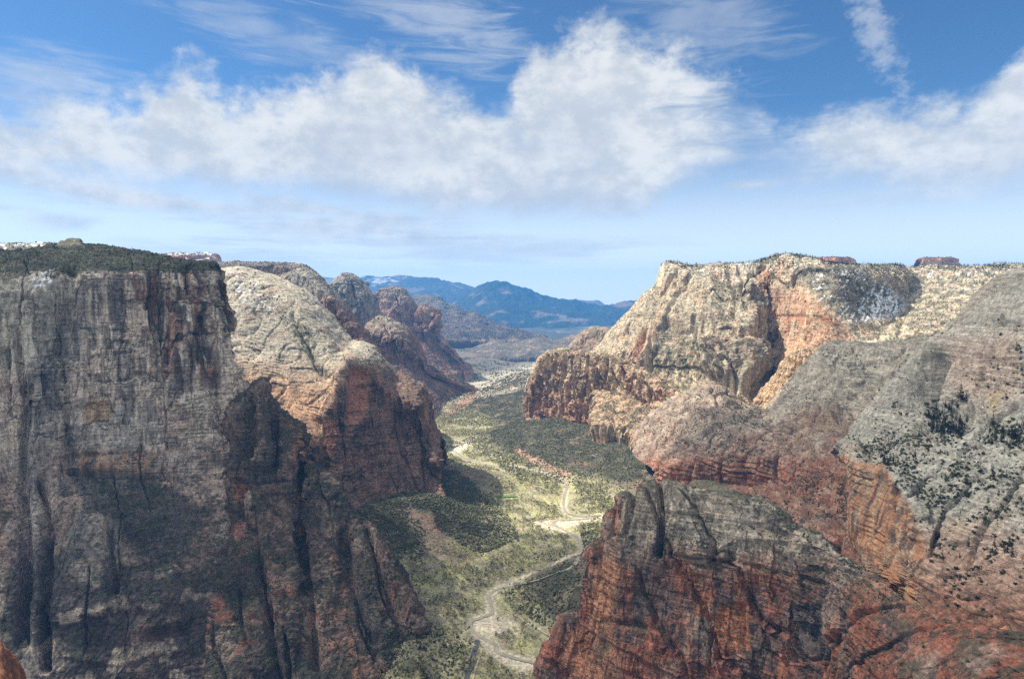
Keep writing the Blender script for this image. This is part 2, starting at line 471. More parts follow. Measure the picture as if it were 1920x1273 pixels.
# rock tower at the foot of the left cliff, falling away to the river ---------
def col_butt(c):
    P, N, px, py = c['P'], c['N'], c['px'], c['py']
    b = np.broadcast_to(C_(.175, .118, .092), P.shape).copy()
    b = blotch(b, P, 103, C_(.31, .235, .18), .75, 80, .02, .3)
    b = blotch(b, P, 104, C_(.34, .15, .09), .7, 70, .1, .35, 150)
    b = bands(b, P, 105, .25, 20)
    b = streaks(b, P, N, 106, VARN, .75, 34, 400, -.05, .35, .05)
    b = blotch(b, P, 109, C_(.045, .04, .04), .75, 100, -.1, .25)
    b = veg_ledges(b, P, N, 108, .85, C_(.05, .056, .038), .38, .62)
    return b
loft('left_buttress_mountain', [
    [(405,800,1640),(440,752,1610),(458,735,1600),(476,722,1595),(488,713,1590),(500,722,1585),(515,765,1575),(532,778,1570),(556,796,1560),(566,850,1550),(588,878,1530),(628,905,1500),(660,972,1460),(695,985,1430),(728,1038,1390),(752,1088,1350),(775,1140,1310),(800,1205,1280)],
    [(400,860,1560),(438,830,1540),(458,820,1530),(476,810,1525),(488,805,1520),(501,812,1520),(516,840,1525),(532,850,1515),(552,865,1500),(566,920,1510),(580,955,1470),(612,990,1430),(645,1040,1400),(676,1062,1370),(710,1105,1330),(738,1140,1310),(765,1178,1285),(795,1225,1265)],
    [(395,960,1440),(436,960,1440),(456,955,1440),(474,950,1430),(488,945,1430),(502,950,1430),(517,965,1430),(532,980,1420),(550,990,1410),(562,1030,1420),(578,1050,1380),(606,1085,1340),(638,1120,1320),(668,1140,1290),(700,1170,1270),(730,1195,1260),(758,1218,1250),(790,1245,1245)],
    [(390,1100,1310),(430,1100,1310),(452,1100,1310),(472,1100,1300),(488,1100,1300),(503,1100,1300),(518,1110,1290),(534,1120,1290),(550,1130,1280),(562,1150,1290),(578,1165,1270),(600,1185,1250),(630,1205,1240),(660,1215,1230),(692,1230,1220),(722,1240,1215),(752,1250,1210),(785,1262,1215)],
    [(385,1310,1150),(430,1310,1150),(452,1310,1150),(472,1310,1150),(488,1310,1150),(503,1310,1150),(518,1310,1150),(534,1310,1150),(550,1310,1150),(562,1310,1150),(578,1310,1150),(600,1310,1150),(630,1310,1150),(660,1310,1150),(692,1310,1150),(722,1310,1155),(752,1310,1160),(785,1310,1165)]],
    'dark jagged rock buttress with a thumb shaped pinnacle descending to the river', 'cliff', ROCK, 420, 560,
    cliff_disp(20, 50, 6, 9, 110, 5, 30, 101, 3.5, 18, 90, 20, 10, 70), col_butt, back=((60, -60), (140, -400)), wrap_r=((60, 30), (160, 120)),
    feats=[('line', [(470,745),(472,800),(468,850)], 9, 26), ('line', [(566,850),(558,960),(575,1100),(590,1250)], 10, 30),
           ('line', [(450,900),(470,1000),(500,1120),(520,1270)], 10, 26), ('line', [(640,1000),(655,1090),(700,1200)], 9, 22),
           ('line', [(520,800),(518,880)], 6, 14), ('line', [(690,990),(715,1080),(750,1180)], 7, 18)])

# pale dome behind it ---------------------------------------------------------
def col_throne(c):
    P, N, px, py = c['P'], c['N'], c['px'], c['py']
    h = sstep(py + 14 * noise(sc(P, 90), 204), 640, 760)
    b = C_(.50, .445, .345) * (1 - h[..., None]) + C_(.50, .31, .19) * h[..., None]
    b = bands(b, P, 205, .14, 16)
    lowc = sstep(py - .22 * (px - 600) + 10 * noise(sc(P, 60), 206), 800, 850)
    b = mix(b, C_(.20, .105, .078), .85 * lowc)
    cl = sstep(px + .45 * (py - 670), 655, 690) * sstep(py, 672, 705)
    b = mix(b, C_(.165, .105, .085), .92 * cl)  # red-brown cliff face, its colour darkened further to deepen the shade
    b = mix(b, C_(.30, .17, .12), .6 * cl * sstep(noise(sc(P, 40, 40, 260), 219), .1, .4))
    b = blotch(b, P, 207, C_(.33, .2, .14), .5, 90, .05, .3)
    b = streaks(b, P, N, 208, VARN, .85, 24, 500, -.05, .35, .08 * 1)
    al = in_poly(px, py, [(655, 690), (690, 688), (694, 760), (664, 800), (648, 790)], 6)
    b = mix(b, C_(.36, .17, .11), .85 * al)
    b = mix(b, C_(.34, .16, .1), .7 * in_poly(px, py, [(615, 790), (632, 790), (632, 850), (610, 850)], 5))
    gr = in_poly(px, py, [(520, 560), (600, 600), (660, 660), (600, 700), (540, 690), (470, 640), (440, 600)], 24)
    b = mix(b, C_(.30, .28, .22), .4 * gr)
    b = mix(b, SCRUB, .75 * in_poly(px, py, [(520,590),(575,610),(600,680),(608,700),(592,700),(560,640)], 8) * sstep(noise(sc(P, 14), 212), -.2, .1))
    b = veg_ledges(b, P, N, 210, .4, C_(.13, .125, .085), .72, .9)
    b = mix(b, SCRUB * .8, .6 * sstep(noise(sc(P, 11), 213) + .5 * fbm(P, 90, 2, 214), .5, .65) * sstep(N[..., 2], .35, .6))
    sn = in_poly(px, py, [(430, 505), (470, 525), (520, 570), (500, 590), (440, 560)], 12)
    b = mix(b, SNOW, .8 * sn * sstep(noise(sc(P, 11, 11, 11), 215), .28, .36))
    return b
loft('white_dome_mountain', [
    [(340,530,2560),(385,518,2600),(440,514,2600),(500,532,2560),(560,562,2500),(608,612,2440),(645,660,2370),(668,668,2280),(690,678,2270),(735,730,2270),(768,748,2250),(788,765,2240),(802,830,2200),(822,868,2140)],
    [(350,600,2400),(395,598,2430),(450,590,2450),(505,600,2420),(560,622,2350),(602,665,2290),(632,690,2230),(655,700,2190),(692,720,2220),(738,785,2230),(770,800,2230),(790,815,2220),(806,855,2190),(825,885,2130)],
    [(370,700,2240),(415,700,2270),(460,690,2290),(510,700,2260),(560,712,2220),(600,745,2160),(628,765,2110),(652,780,2100),(690,790,2150),(735,845,2170),(770,855,2180),(791,860,2180),(808,880,2170),(826,900,2110)],
    [(380,800,2130),(430,800,2150),(470,800,2160),(520,800,2140),(568,810,2090),(606,845,2030),(634,860,2010),(656,860,2020),(690,880,2080),(735,900,2090),(770,900,2100),(792,900,2110),(808,905,2110),(827,915,2080)],
    [(390,900,2040),(430,900,2050),(470,900,2060),(520,900,2040),(568,900,1990),(606,920,1940),(640,925,1930),(665,925,1960),(695,930,2010),(735,940,2030),(770,935,2050),(792,932,2050),(810,930,2050),(828,932,2040)],
    [(390,1060,1850),(430,1060,1850),(470,1060,1850),(520,1060,1850),(568,1040,1830),(606,1010,1840),(640,1000,1850),(670,985,1880),(700,970,1950),(740,960,1990),(772,950,2010),(794,945,2020),(812,940,2030),(828,938,2030)]],
    'pale rounded sandstone dome with a red lower cliff, lit on its upper slab', 'cliff', ROCK, 480, 520,
    lambda P, N, px, py: (lambda k: (slick_disp(8, 150, .9, 11, 201, 2.2, 5, 75)(P, N, px, py) + 4 * blocks(P, 60, 26, 221, 30, .6)) * (1 - k) + cliff_disp(17, 55, 8, 8, 120, 5, 34, 220, 3.5, 12, 120)(P, N, px, py) * k)(
        np.maximum(sstep(py - .22 * (px - 600), 790, 850), sstep(px + .45 * (py - 670), 655, 700) * sstep(py, 668, 700))),
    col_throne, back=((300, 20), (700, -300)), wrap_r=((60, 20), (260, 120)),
    feats=[('line', [(655,668),(640,725),(612,795),(592,860)], 13, -24), ('line', [(548,590),(575,640),(595,690),(606,702)], 6, 18), ('poly', [(657,694),(688,690),(690,760),(664,795),(650,788)], 8, 16),
           ('line', [(700,700),(715,800),(720,900)], 9, 18), ('line', [(745,745),(752,830),(755,930)], 7, 18), ('line', [(640,690),(638,760)], 8, -14),
           ('line', [(600,790),(606,850),(604,920)], 8, 20), ('line', [(640,800),(650,860),(650,920)], 8, 16), ('line', [(790,770),(797,850),(800,930)], 6, 16)])

def col_far_rock(warm=(.33, .2, .14), top=(.36, .31, .24), seed=300, zt=600, scr=.6, str_=.6):
    def f(c):
        P, N, px, py = c['P'], c['N'], c['px'], c['py']
        h = sstep(P[..., 2] + 40 * noise(sc(P, 200), seed), zt - 120, zt + 60)
        b = C_(*warm) * (1 - h[..., None]) + C_(*top) * h[..., None]
        b = bands(b, P, seed + 1, .2, 40)
        b = streaks(b, P, N, seed + 2, BROWN * .7, str_, 50, 800, -.05, .35)
        b = blotch(b, P, seed + 5, C_(.42, .3, .2), .5, 160, .05, .3)
        b = veg_ledges(b, P, N, seed + 6, scr, C_(.10, .10, .065), .45, .72)
        return b
    return f

# mesa and red ridge behind the dome
loft('left_mesa_mountain', [
    [(380,496,4100),(402,493,4100),(450,493,4050),(500,494,4000),(545,496,3950),(570,500,3900),(582,512,3900)],
    [(380,520,4020),(402,516,4020),(450,516,3980),(500,518,3940),(545,520,3900),(572,522,3860),(590,530,3860)],
    [(380,545,3950),(402,545,3950),(450,545,3900),(500,548,3850),(545,550,3830),(580,550,3800),(604,556,3800)],
    [(380,700,3500),(402,700,3500),(450,700,3500),(500,700,3450),(545,700,3400),(590,700,3350),(640,700,3350)]],
    'flat topped mesa with a blue shaded rim cliff behind the pale dome', 'mesa', ROCK, 200, 140,
    cliff_disp(14, 60, 6, 10, 200, 4, 40, 301, 3), col_far_rock((.17, .13, .12), (.22, .19, .17), 302, 900), wrap_r=((200, 20), (700, 200)))
loft('red_ridge_mountain', [
    [(470,560,3650),(505,538,3600),(532,519,3550),(552,511,3500),(572,508,3450),(590,522,3400),(606,540,3350),(630,566,3300),(655,600,3250),(676,628,3200),(694,662,3150)],
    [(470,600,3500),(510,575,3450),(535,560,3400),(555,552,3350),(578,552,3320),(597,566,3290),(612,590,3260),(636,620,3220),(660,650,3180),(680,680,3140),(697,700,3120)],
    [(480,680,3250),(520,670,3200),(545,660,3150),(565,655,3120),(590,660,3120),(607,668,3120),(622,684,3100),(644,700,3080),(664,720,3060),(684,735,3060),(700,745,3060)],
    [(480,850,2750),(520,850,2750),(545,850,2700),(565,850,2700),(590,850,2700),(607,850,2700),(622,850,2700),(650,850,2750),(675,850,2800),(700,840,2830),(720,820,2870)]],
    'rounded grey summit with a long purple red shaded flank behind the pale dome', 'mountain', ROCK, 260, 240,
    cliff_disp(18, 60, 5, 10, 160, 5, 40, 311, 4, 14, 120, 22, 20, 110), col_far_rock((.21, .12, .1), (.34, .31, .26), 312, 690, .5), wrap_r=((200, 20), (700, 160)))
# the two twin peaks further off, and the red wall in front of them
loft('left_twin_peak_mountain', [
    [(585,585,5450),(606,552,5400),(622,535,5350),(636,523,5300),(648,516,5300),(664,521,5300),(678,533,5300),(688,556,5280),(697,585,5260),(704,610,5250)],
    [(585,610,5350),(606,585,5300),(622,570,5220),(636,562,5180),(650,560,5180),(666,562,5180),(680,570,5200),(691,588,5210),(700,605,5220),(708,620,5220)],
    [(590,640,5200),(608,630,5120),(624,620,5060),(638,612,5040),(652,610,5040),(668,610,5060),(682,612,5100),(694,615,5130),(703,622,5150),(712,628,5170)],
    [(590,760,4600),(608,760,4550),(624,760,4500),(638,740,4500),(652,730,4550),(668,720,4600),(682,710,4700),(694,705,4800),(705,700,4900),(718,700,4950)]],
    'rounded grey twin peak, the left of two standing up the valley', 'mountain', ROCK, 320, 300,
    cliff_disp(26, 80, 7, 14, 220, 7, 50, 321, 7, 30, 120, 40, 34, 150, 9), col_far_rock((.30, .20, .16), (.32, .29, .25), 322, 560, .5), wrap_l=((900, 200), (300, 20)), wrap_r=((250, 20), (800, 250)), back=((160, -40), (600, -500)))
loft('right_twin_peak_mountain', [
    [(680,590,6400),(692,566,6350),(706,551,6300),(722,545,6300),(736,541,6300),(750,545,6280),(763,560,6250),(776,585,6230),(784,582,6200),(797,575,6180),(806,588,6180),(812,620,6150),(830,640,6120),(868,688,6100)],
    [(680,610,6250),(693,595,6200),(708,588,6150),(724,585,6140),(738,582,6140),(754,586,6150),(766,595,6150),(776,608,6130),(786,610,6110),(798,608,6100),(808,616,6110),(818,638,6100),(838,656,6080),(870,692,6080)],
    [(685,640,6050),(697,635,6000),(711,632,5960),(726,630,5950),(741,628,5960),(757,632,5980),(769,635,6000),(780,640,6020),(789,642,6030),(800,645,6040),(812,652,6050),(826,662,6060),(846,674,6060),(872,696,6060)],
    [(690,720,5300),(702,720,5300),(716,720,5300),(731,720,5300),(747,720,5300),(763,715,5350),(776,712,5400),(788,708,5500),(800,704,5600),(812,702,5700),(826,702,5800),(840,700,5900),(856,700,5980),(874,700,6040)]],
    'purple banded twin peak with a small side tower, the right of the pair', 'mountain', ROCK, 380, 300,
    cliff_disp(32, 84, 7, 14, 220, 8, 60, 331, 8, 36, 140, 46, 52, 170, 9), col_far_rock((.32, .18, .14), (.34, .27, .22), 332, 640, .5), wrap_l=((900, 200), (300, 20)), wrap_r=((250, 20), (800, 250)), back=((160, -40), (600, -500)))
loft('red_wall_mountain', [
    [(640,690,4700),(665,650,4700),(682,625,4680),(698,606,4650),(712,598,4640),(728,600,4620),(742,607,4600),(756,616,4590),(770,640,4580),(783,664,4570),(798,690,4570),(830,702,4700),(862,718,4850),(894,737,5100)],
    [(640,710,4600),(668,670,4580),(686,650,4540),(704,632,4470),(716,622,4460),(730,626,4450),(744,630,4450),(758,638,4450),(772,660,4470),(785,680,4490),(800,697,4520),(832,710,4650),(864,726,4820),(894,739,5080)],
    [(650,740,4450),(676,705,4420),(692,695,4380),(708,690,4340),(719,688,4330),(733,686,4330),(746,685,4340),(760,688,4350),(774,695,4370),(787,702,4410),(803,712,4470),(834,722,4620),(866,734,4800),(894,741,5060)],
    [(655,800,4000),(680,800,3950),(696,800,3900),(712,800,3850),(724,800,3830),(738,800,3800),(752,800,3770),(766,800,3740),(780,800,3720),(797,800,3690),(818,788,3850),(842,768,4200),(868,754,4600),(896,745,4980)],
    [(655,860,3400),(680,860,3350),(696,860,3300),(712,860,3250),(724,860,3200),(738,855,3200),(752,850,3200),(766,845,3250),(780,835,3330),(800,815,3500),(822,800,3720),(845,778,4100),(870,760,4540),(897,748,4920)]],
    'dark red rock wall and scrub apron below the twin peaks', 'cliff', ROCK, 300, 260,
    cliff_disp(26, 70, 7, 12, 170, 5, 40, 341, 5, 22, 100, 30, 30, 120, 7), col_far_rock((.24, .13, .10), (.40, .32, .24), 342, 480, .75), wrap_l=((600, 200), (200, 20)), wrap_r=((250, 60), (800, 250)), back=((140, -20), (500, -400)))
# far ranges -------------------------------------------------------------------
def col_range(seed, a=(.27, .17, .12), b_=(.10, .11, .075), snow=False):
    def f(c):
        P, N, px, py = c['P'], c['N'], c['px'], c['py']
        b = np.broadcast_to(C_(*a), P.shape).copy()
        b = mix(b, C_(*b_), .9 * sstep(N[..., 2] + .4 * fbm(P, 900, 3, seed), .5, .85))
        b = bands(b, P, seed + 2, .2, 110)
        b = blotch(b, P, seed + 4, C_(.30, .20, .14), .5, 700, .12, .35)
        if snow:
            s = in_poly(px, py, [(660, 522), (760, 521), (740, 536), (690, 538)], 5)
            b = mix(b, SNOW, .4 * s * sstep(fbm(P, 300, 3, seed + 6), .0, .2))
            b = mix(b, SNOW, .2 * in_poly(px, py, [(590, 524), (640, 524), (630, 545), (590, 545)], 5))
        return b
    return f
def range_disp(amp, l, seed):
    return lambda P, N, px, py: amp * (.75 - 1.9 * billow(P, l, 6, seed, l * 1.6, .6, .9)) + amp * .3 * fbm(P, l * 3, 3, seed + 9)
loft('far_plateau_mountain', [
    [(480,528,28560),(560,525,27720),(600,524,26880),(650,522,26880),(700,521,26880),(760,521,26880),(800,524,26880),(840,530,26880),(870,538,26880),(900,548,26880),(960,560,26880)],
    [(480,542,25679),(560,541,25345),(600,540,25012),(650,539,25012),(700,539,25012),(760,540,25012),(800,544,25012),(840,552,25012),(870,560,25012),(900,566,25012),(960,572,25012)],
    [(480,575,22678),(560,575,22678),(600,575,22511),(650,575,22344),(700,575,22177),(760,578,22177),(800,580,22177),(840,585,22177),(870,588,22344),(900,590,22511),(960,592,22678)],
    [(480,625,17020),(560,625,17020),(600,625,17020),(650,625,17020),(700,625,17020),(760,625,17020),(800,625,17020),(840,625,17020),(870,625,17020),(900,622,17020),(960,620,17020)]],
    'long level blue plateau with a little snow along its rim', 'mountain range', ROCK, 420, 220, range_disp(170, 1300, 351), col_range(352, (.16, .10, .08), (.035, .045, .04), snow=True))
loft('far_blue_mountain', [
    [(800,590,22511),(845,572,22177),(875,556,22011),(895,545,21844),(915,536,21677),(930,532,21677),(948,533,21677),(970,542,21677),(995,548,21677),(1020,557,21677),(1050,565,21677),(1080,570,21677),(1110,577,21677),(1150,573,21677),(1190,568,21677),(1240,574,21677),(1320,575,21677)],
    [(800,602,20125),(845,590,21177),(875,580,20843),(895,572,20677),(915,566,20510),(930,562,20510),(948,563,20510),(970,569,20510),(995,575,20510),(1020,580,20510),(1050,585,20510),(1080,588,20510),(1110,590,20510),(1150,588,20510),(1190,586,20510),(1240,588,20510),(1320,590,20510)],
    [(800,632,17020),(845,632,17020),(875,632,17020),(895,632,17020),(915,632,17020),(930,632,17020),(948,632,17020),(970,632,17020),(995,632,17020),(1020,630,17020),(1050,628,17020),(1080,626,17020),(1110,625,17020),(1150,624,17020),(1190,624,17020),(1240,624,17020),(1320,624,17020)]],
    'blue hazy mountain range closing the valley', 'mountain range', ROCK, 420, 160, range_disp(200, 1200, 361), col_range(362, (.05, .05, .045), (.02, .03, .028)))
loft('layered_crag_mountain', [
    [(740,572,11800),(770,562,11600),(800,556,11500),(822,560,11400),(838,572,11300),(856,578,11200),(874,588,11100),(892,590,11000),(912,602,10900),(940,612,10800),(975,622,10700),(1010,630,10600)],
    [(740,592,11200),(770,586,11000),(800,582,10800),(822,584,10700),(840,592,10600),(858,597,10500),(876,604,10450),(894,606,10400),(914,614,10400),(942,621,10400),(977,628,10400),(1012,634,10400)],
    [(740,632,9400),(770,630,9300),(800,630,9200),(822,630,9200),(842,632,9200),(860,634,9200),(878,635,9300),(896,636,9400),(916,637,9500),(944,638,9700),(979,638,9900),(1014,638,10100)]],
    'hazy purple crags and ridges stepping down to the far valley', 'mountain range', ROCK, 420, 200, lambda P, N, px, py: cliff_disp(40, 150, 4, 30, 500, 12, 80, 381, 12, 0, 100, 50, 90, 420)(P, N, px, py), col_far_rock((.13, .085, .08), (.15, .12, .10), 382, 480, .8), back=((300, -60), (1200, -600)), wrap_r=((300, 20), (900, 200)))
loft('low_valley_hill', [
    [(880,657,9006),(905,647,8949),(930,641,8892),(955,644,8835),(985,639,8778),(1015,635,8721),(1045,639,8664),(1080,629,8664),(1120,619,8664),(1170,614,8664)],
    [(880,665,8778),(905,657,8664),(930,653,8550),(955,655,8493),(985,652,8436),(1015,649,8379),(1045,651,8322),(1080,644,8322),(1120,637,8322),(1170,634,8322)],
    [(880,673,8379),(905,671,8208),(930,669,8093),(955,669,8036),(985,667,7979),(1015,665,7979),(1045,664,7922),(1080,661,7865),(1120,659,7865),(1170,657,7865)]],
    'low banded desert hills on the far valley floor', 'hill', ROCK, 320, 120, lambda P, N, px, py: cliff_disp(14, 90, 2, 22, 260, 6, 40, 391, 6, 0, 100, 12, 30, 200)(P, N, px, py), col_far_rock((.15, .12, .10), (.18, .14, .11), 392, 60, .8), back=((200, -20), (700, -160)), wrap_l=((500, 80), (150, 10)))
loft('horizon_plateau_mountain', [
    [(1000,566,27500),(1045,563,27500),(1080,564,27500),(1120,565,27500),(1128,568,27500),(1140,573,27500),(1180,574,27500)],
    [(1000,575,27000),(1045,573,27000),(1080,573,27000),(1120,574,27000),(1130,575,27000),(1140,577,27000),(1180,578,27000)],
    [(1000,590,27000),(1045,590,27000),(1080,590,27000),(1120,590,27000),(1130,590,27000),(1140,590,27000),(1180,590,26000)]],
    'faint pale blue plateau on the horizon', 'mountain range', ROCK, 120, 60, range_disp(80, 900, 371), col_range(372, (.2, .16, .13)))

# right side: lower orange cliff ------------------------------------------------
def col_orange(c):
    P, N, px, py = c['P'], c['N'], c['px'], c['py']
    h = sstep(py + 18 * noise(sc(P, 80), 404), 700, 800)
    b = C_(.52, .38, .24) * (1 - h[..., None]) + C_(.45, .245, .15) * h[..., None]
    b = blotch(b, P, 405, C_(.55, .44, .30), .7, 90, .0, .3, 160)
    b = bands(b, P, 406, .16, 22)
    b = streaks(b, P, N, 407, C_(.16, .09, .075), .72, 20, 420, -.02, .36)
    b = streaks(b, P, N, 411, C_(.30, .13, .10), .6, 34, 300, .05, .4)
    b = veg_ledges(b, P, N, 409, .85, C_(.085, .09, .055), .42, .66)
    return b
loft('orange_cliff_mountain', [
    [(992,728,3500),(1008,690,3450),(1022,668,3420),(1036,661,3390),(1060,660,3340),(1080,664,3300),(1120,668,3220),(1165,678,3150),(1205,695,3010),(1240,720,2900),(1275,742,2800),(1320,760,2700)],
    [(989,752,3440),(1005,728,3400),(1022,722,3370),(1038,722,3330),(1060,722,3270),(1080,726,3220),(1120,732,3130),(1162,738,3050),(1200,755,2900),(1235,772,2820),(1270,785,2750),(1315,800,2650)],
    [(988,774,3400),(1004,778,3350),(1022,785,3290),(1042,795,3230),(1060,806,3160),(1075,815,3100),(1120,826,3000),(1165,830,2920),(1200,818,2830),(1230,810,2770),(1268,820,2690),(1315,840,2580)],
    [(985,790,3370),(1002,800,3280),(1022,815,3190),(1042,830,3100),(1060,842,3020),(1075,850,2970),(1120,862,2870),(1165,872,2760),(1200,890,2600),(1230,900,2500),(1262,910,2420),(1315,920,2350)]],
    'sunlit orange cliff with vertical clefts beside the valley, below the pale summit', 'cliff', ROCK, 420, 300,
    cliff_disp(30, 62, 8, 8, 110, 5, 30, 401, 4, 26, 70, 32, 12, 60, 5), col_orange, back=((130, -10), (420, -150)), wrap_l=((700, 200), (200, 10)),
    feats=[('line', [(1108,720),(1102,780)], 6, 20), ('line', [(1178,740),(1170,840)], 7, 22), ('line', [(1232,745),(1222,830)], 8, 26), ('line', [(1048,700),(1042,780)], 5, 16),
           ('poly', [(1150,700),(1180,690),(1178,730),(1150,735)], 5, 12), ('line', [(1068,745),(1200,752)], 8, 6)] + [('cleft', [(x, y0), (x - 4, (y0 + y1) / 2), (x - 7, y1)], w, d) for x, y0, y1, w, d in ((1003,700,780,4,22),(1018,680,770,3.5,24),(1032,668,760,4,28),(1046,664,740,3.5,24),(1060,690,800,4,26),(1076,668,770,3.5,24),(1092,720,815,4,28),(1104,672,740,3.5,22),(1121,700,820,4.5,30),(1137,680,760,3.5,24),(1152,730,825,4,28),(1166,690,770,3.5,22),(1184,720,825,4.5,30),(1203,705,790,4,26),(1219,730,820,4.5,30),(1240,735,815,4,26),(1258,760,830,4,26))])

# right side: pale summit with the great alcove ---------------------------------
def col_summit(c):
    P, N, px, py = c['P'], c['N'], c['px'], c['py']
    b = np.broadcast_to(C_(.51, .43, .30), P.shape).copy()
    b = blotch(b, P, 431, C_(.45, .38, .26), .6, 130, -.05, .25)
    b = blotch(b, P, 432, C_(.52, .36, .245), .75, 90, -.02, .28, 200)
    b = mix(b, C_(.30, .265, .2), .6 * in_poly(px, py, [(1330,505),(1450,500),(1440,600),(1300,640),(1260,600),(1300,560)], 16) * sstep(fbm(P, 50, 3, 430), -.1, .15))
    b = bands(b, P, 433, .12, 24)
    redw = in_poly(px, py, [(1442, 545), (1500, 540), (1580, 598), (1600, 640), (1480, 700), (1450, 640)], 14)
    b = mix(b, C_(.46, .27, .165), .9 * redw)
    b = mix(b, C_(.42, .2, .11), .7 * in_poly(px, py, [(1455, 585), (1560, 592), (1580, 606), (1455, 608)], 5))
    b = mix(b, C_(.42, .2, .11), .7 * in_poly(px, py, [(1420, 500), (1452, 505), (1445, 560), (1428, 560)], 6))
    low = sstep(py + 10 * noise(sc(P, 70), 435), 640, 720) * sstep(1300 - px, -60, 60)
    b = mix(b, C_(.50, .33, .20), .8 * low)
    b = mix(b, C_(.33, .15, .09), .8 * in_poly(px, py, [(1196, 620), (1210, 610), (1205, 672), (1190, 674)], 4))
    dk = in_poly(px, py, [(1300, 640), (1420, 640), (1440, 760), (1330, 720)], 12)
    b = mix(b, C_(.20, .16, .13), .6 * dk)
    b = streaks(b, P, N, 437, C_(.15, .115, .09), .75, 20, 420, -.02, .34)
    b = streaks(b, P, N, 438, C_(.55, .49, .33), .6, 26, 420, .1, .35)
    b = veg_ledges(b, P, N, 439, .8, C_(.095, .10, .06), .58, .8)
    b = mix(b, C_(.11, .11, .07), .75 * in_poly(px, py, [(1240,600),(1310,640),(1330,690),(1300,735),(1180,735),(1220,690)], 12) * sstep(fbm(P, 30, 3, 442), -.2, .1))
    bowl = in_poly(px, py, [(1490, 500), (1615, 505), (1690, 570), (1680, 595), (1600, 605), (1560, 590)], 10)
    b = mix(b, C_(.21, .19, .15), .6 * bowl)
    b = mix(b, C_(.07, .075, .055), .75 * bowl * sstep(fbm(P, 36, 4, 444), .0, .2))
    st_ = np.stack([(P[..., 0] + .8 * P[..., 2]) / 90, P[..., 1] / 60, (P[..., 2] - .8 * P[..., 0]) / 11], -1)
    b = mix(b, SNOW, .95 * bowl * sstep(1.2 * noise(st_, 441) + .9 * noise(sc(P, 13, 13, 7), 443) + 1.0 * sstep(px + py * .9, 2080, 2190) - .75, 0, .12))
    top = in_poly(px, py, [(1250, 495), (1480, 480), (1620, 500), (1620, 530), (1480, 520), (1250, 520)], 5)
    b = mix(b, SNOW, .5 * top * sstep(noise(sc(P, 22, 22, 8), 445), .34, .42))
    return b
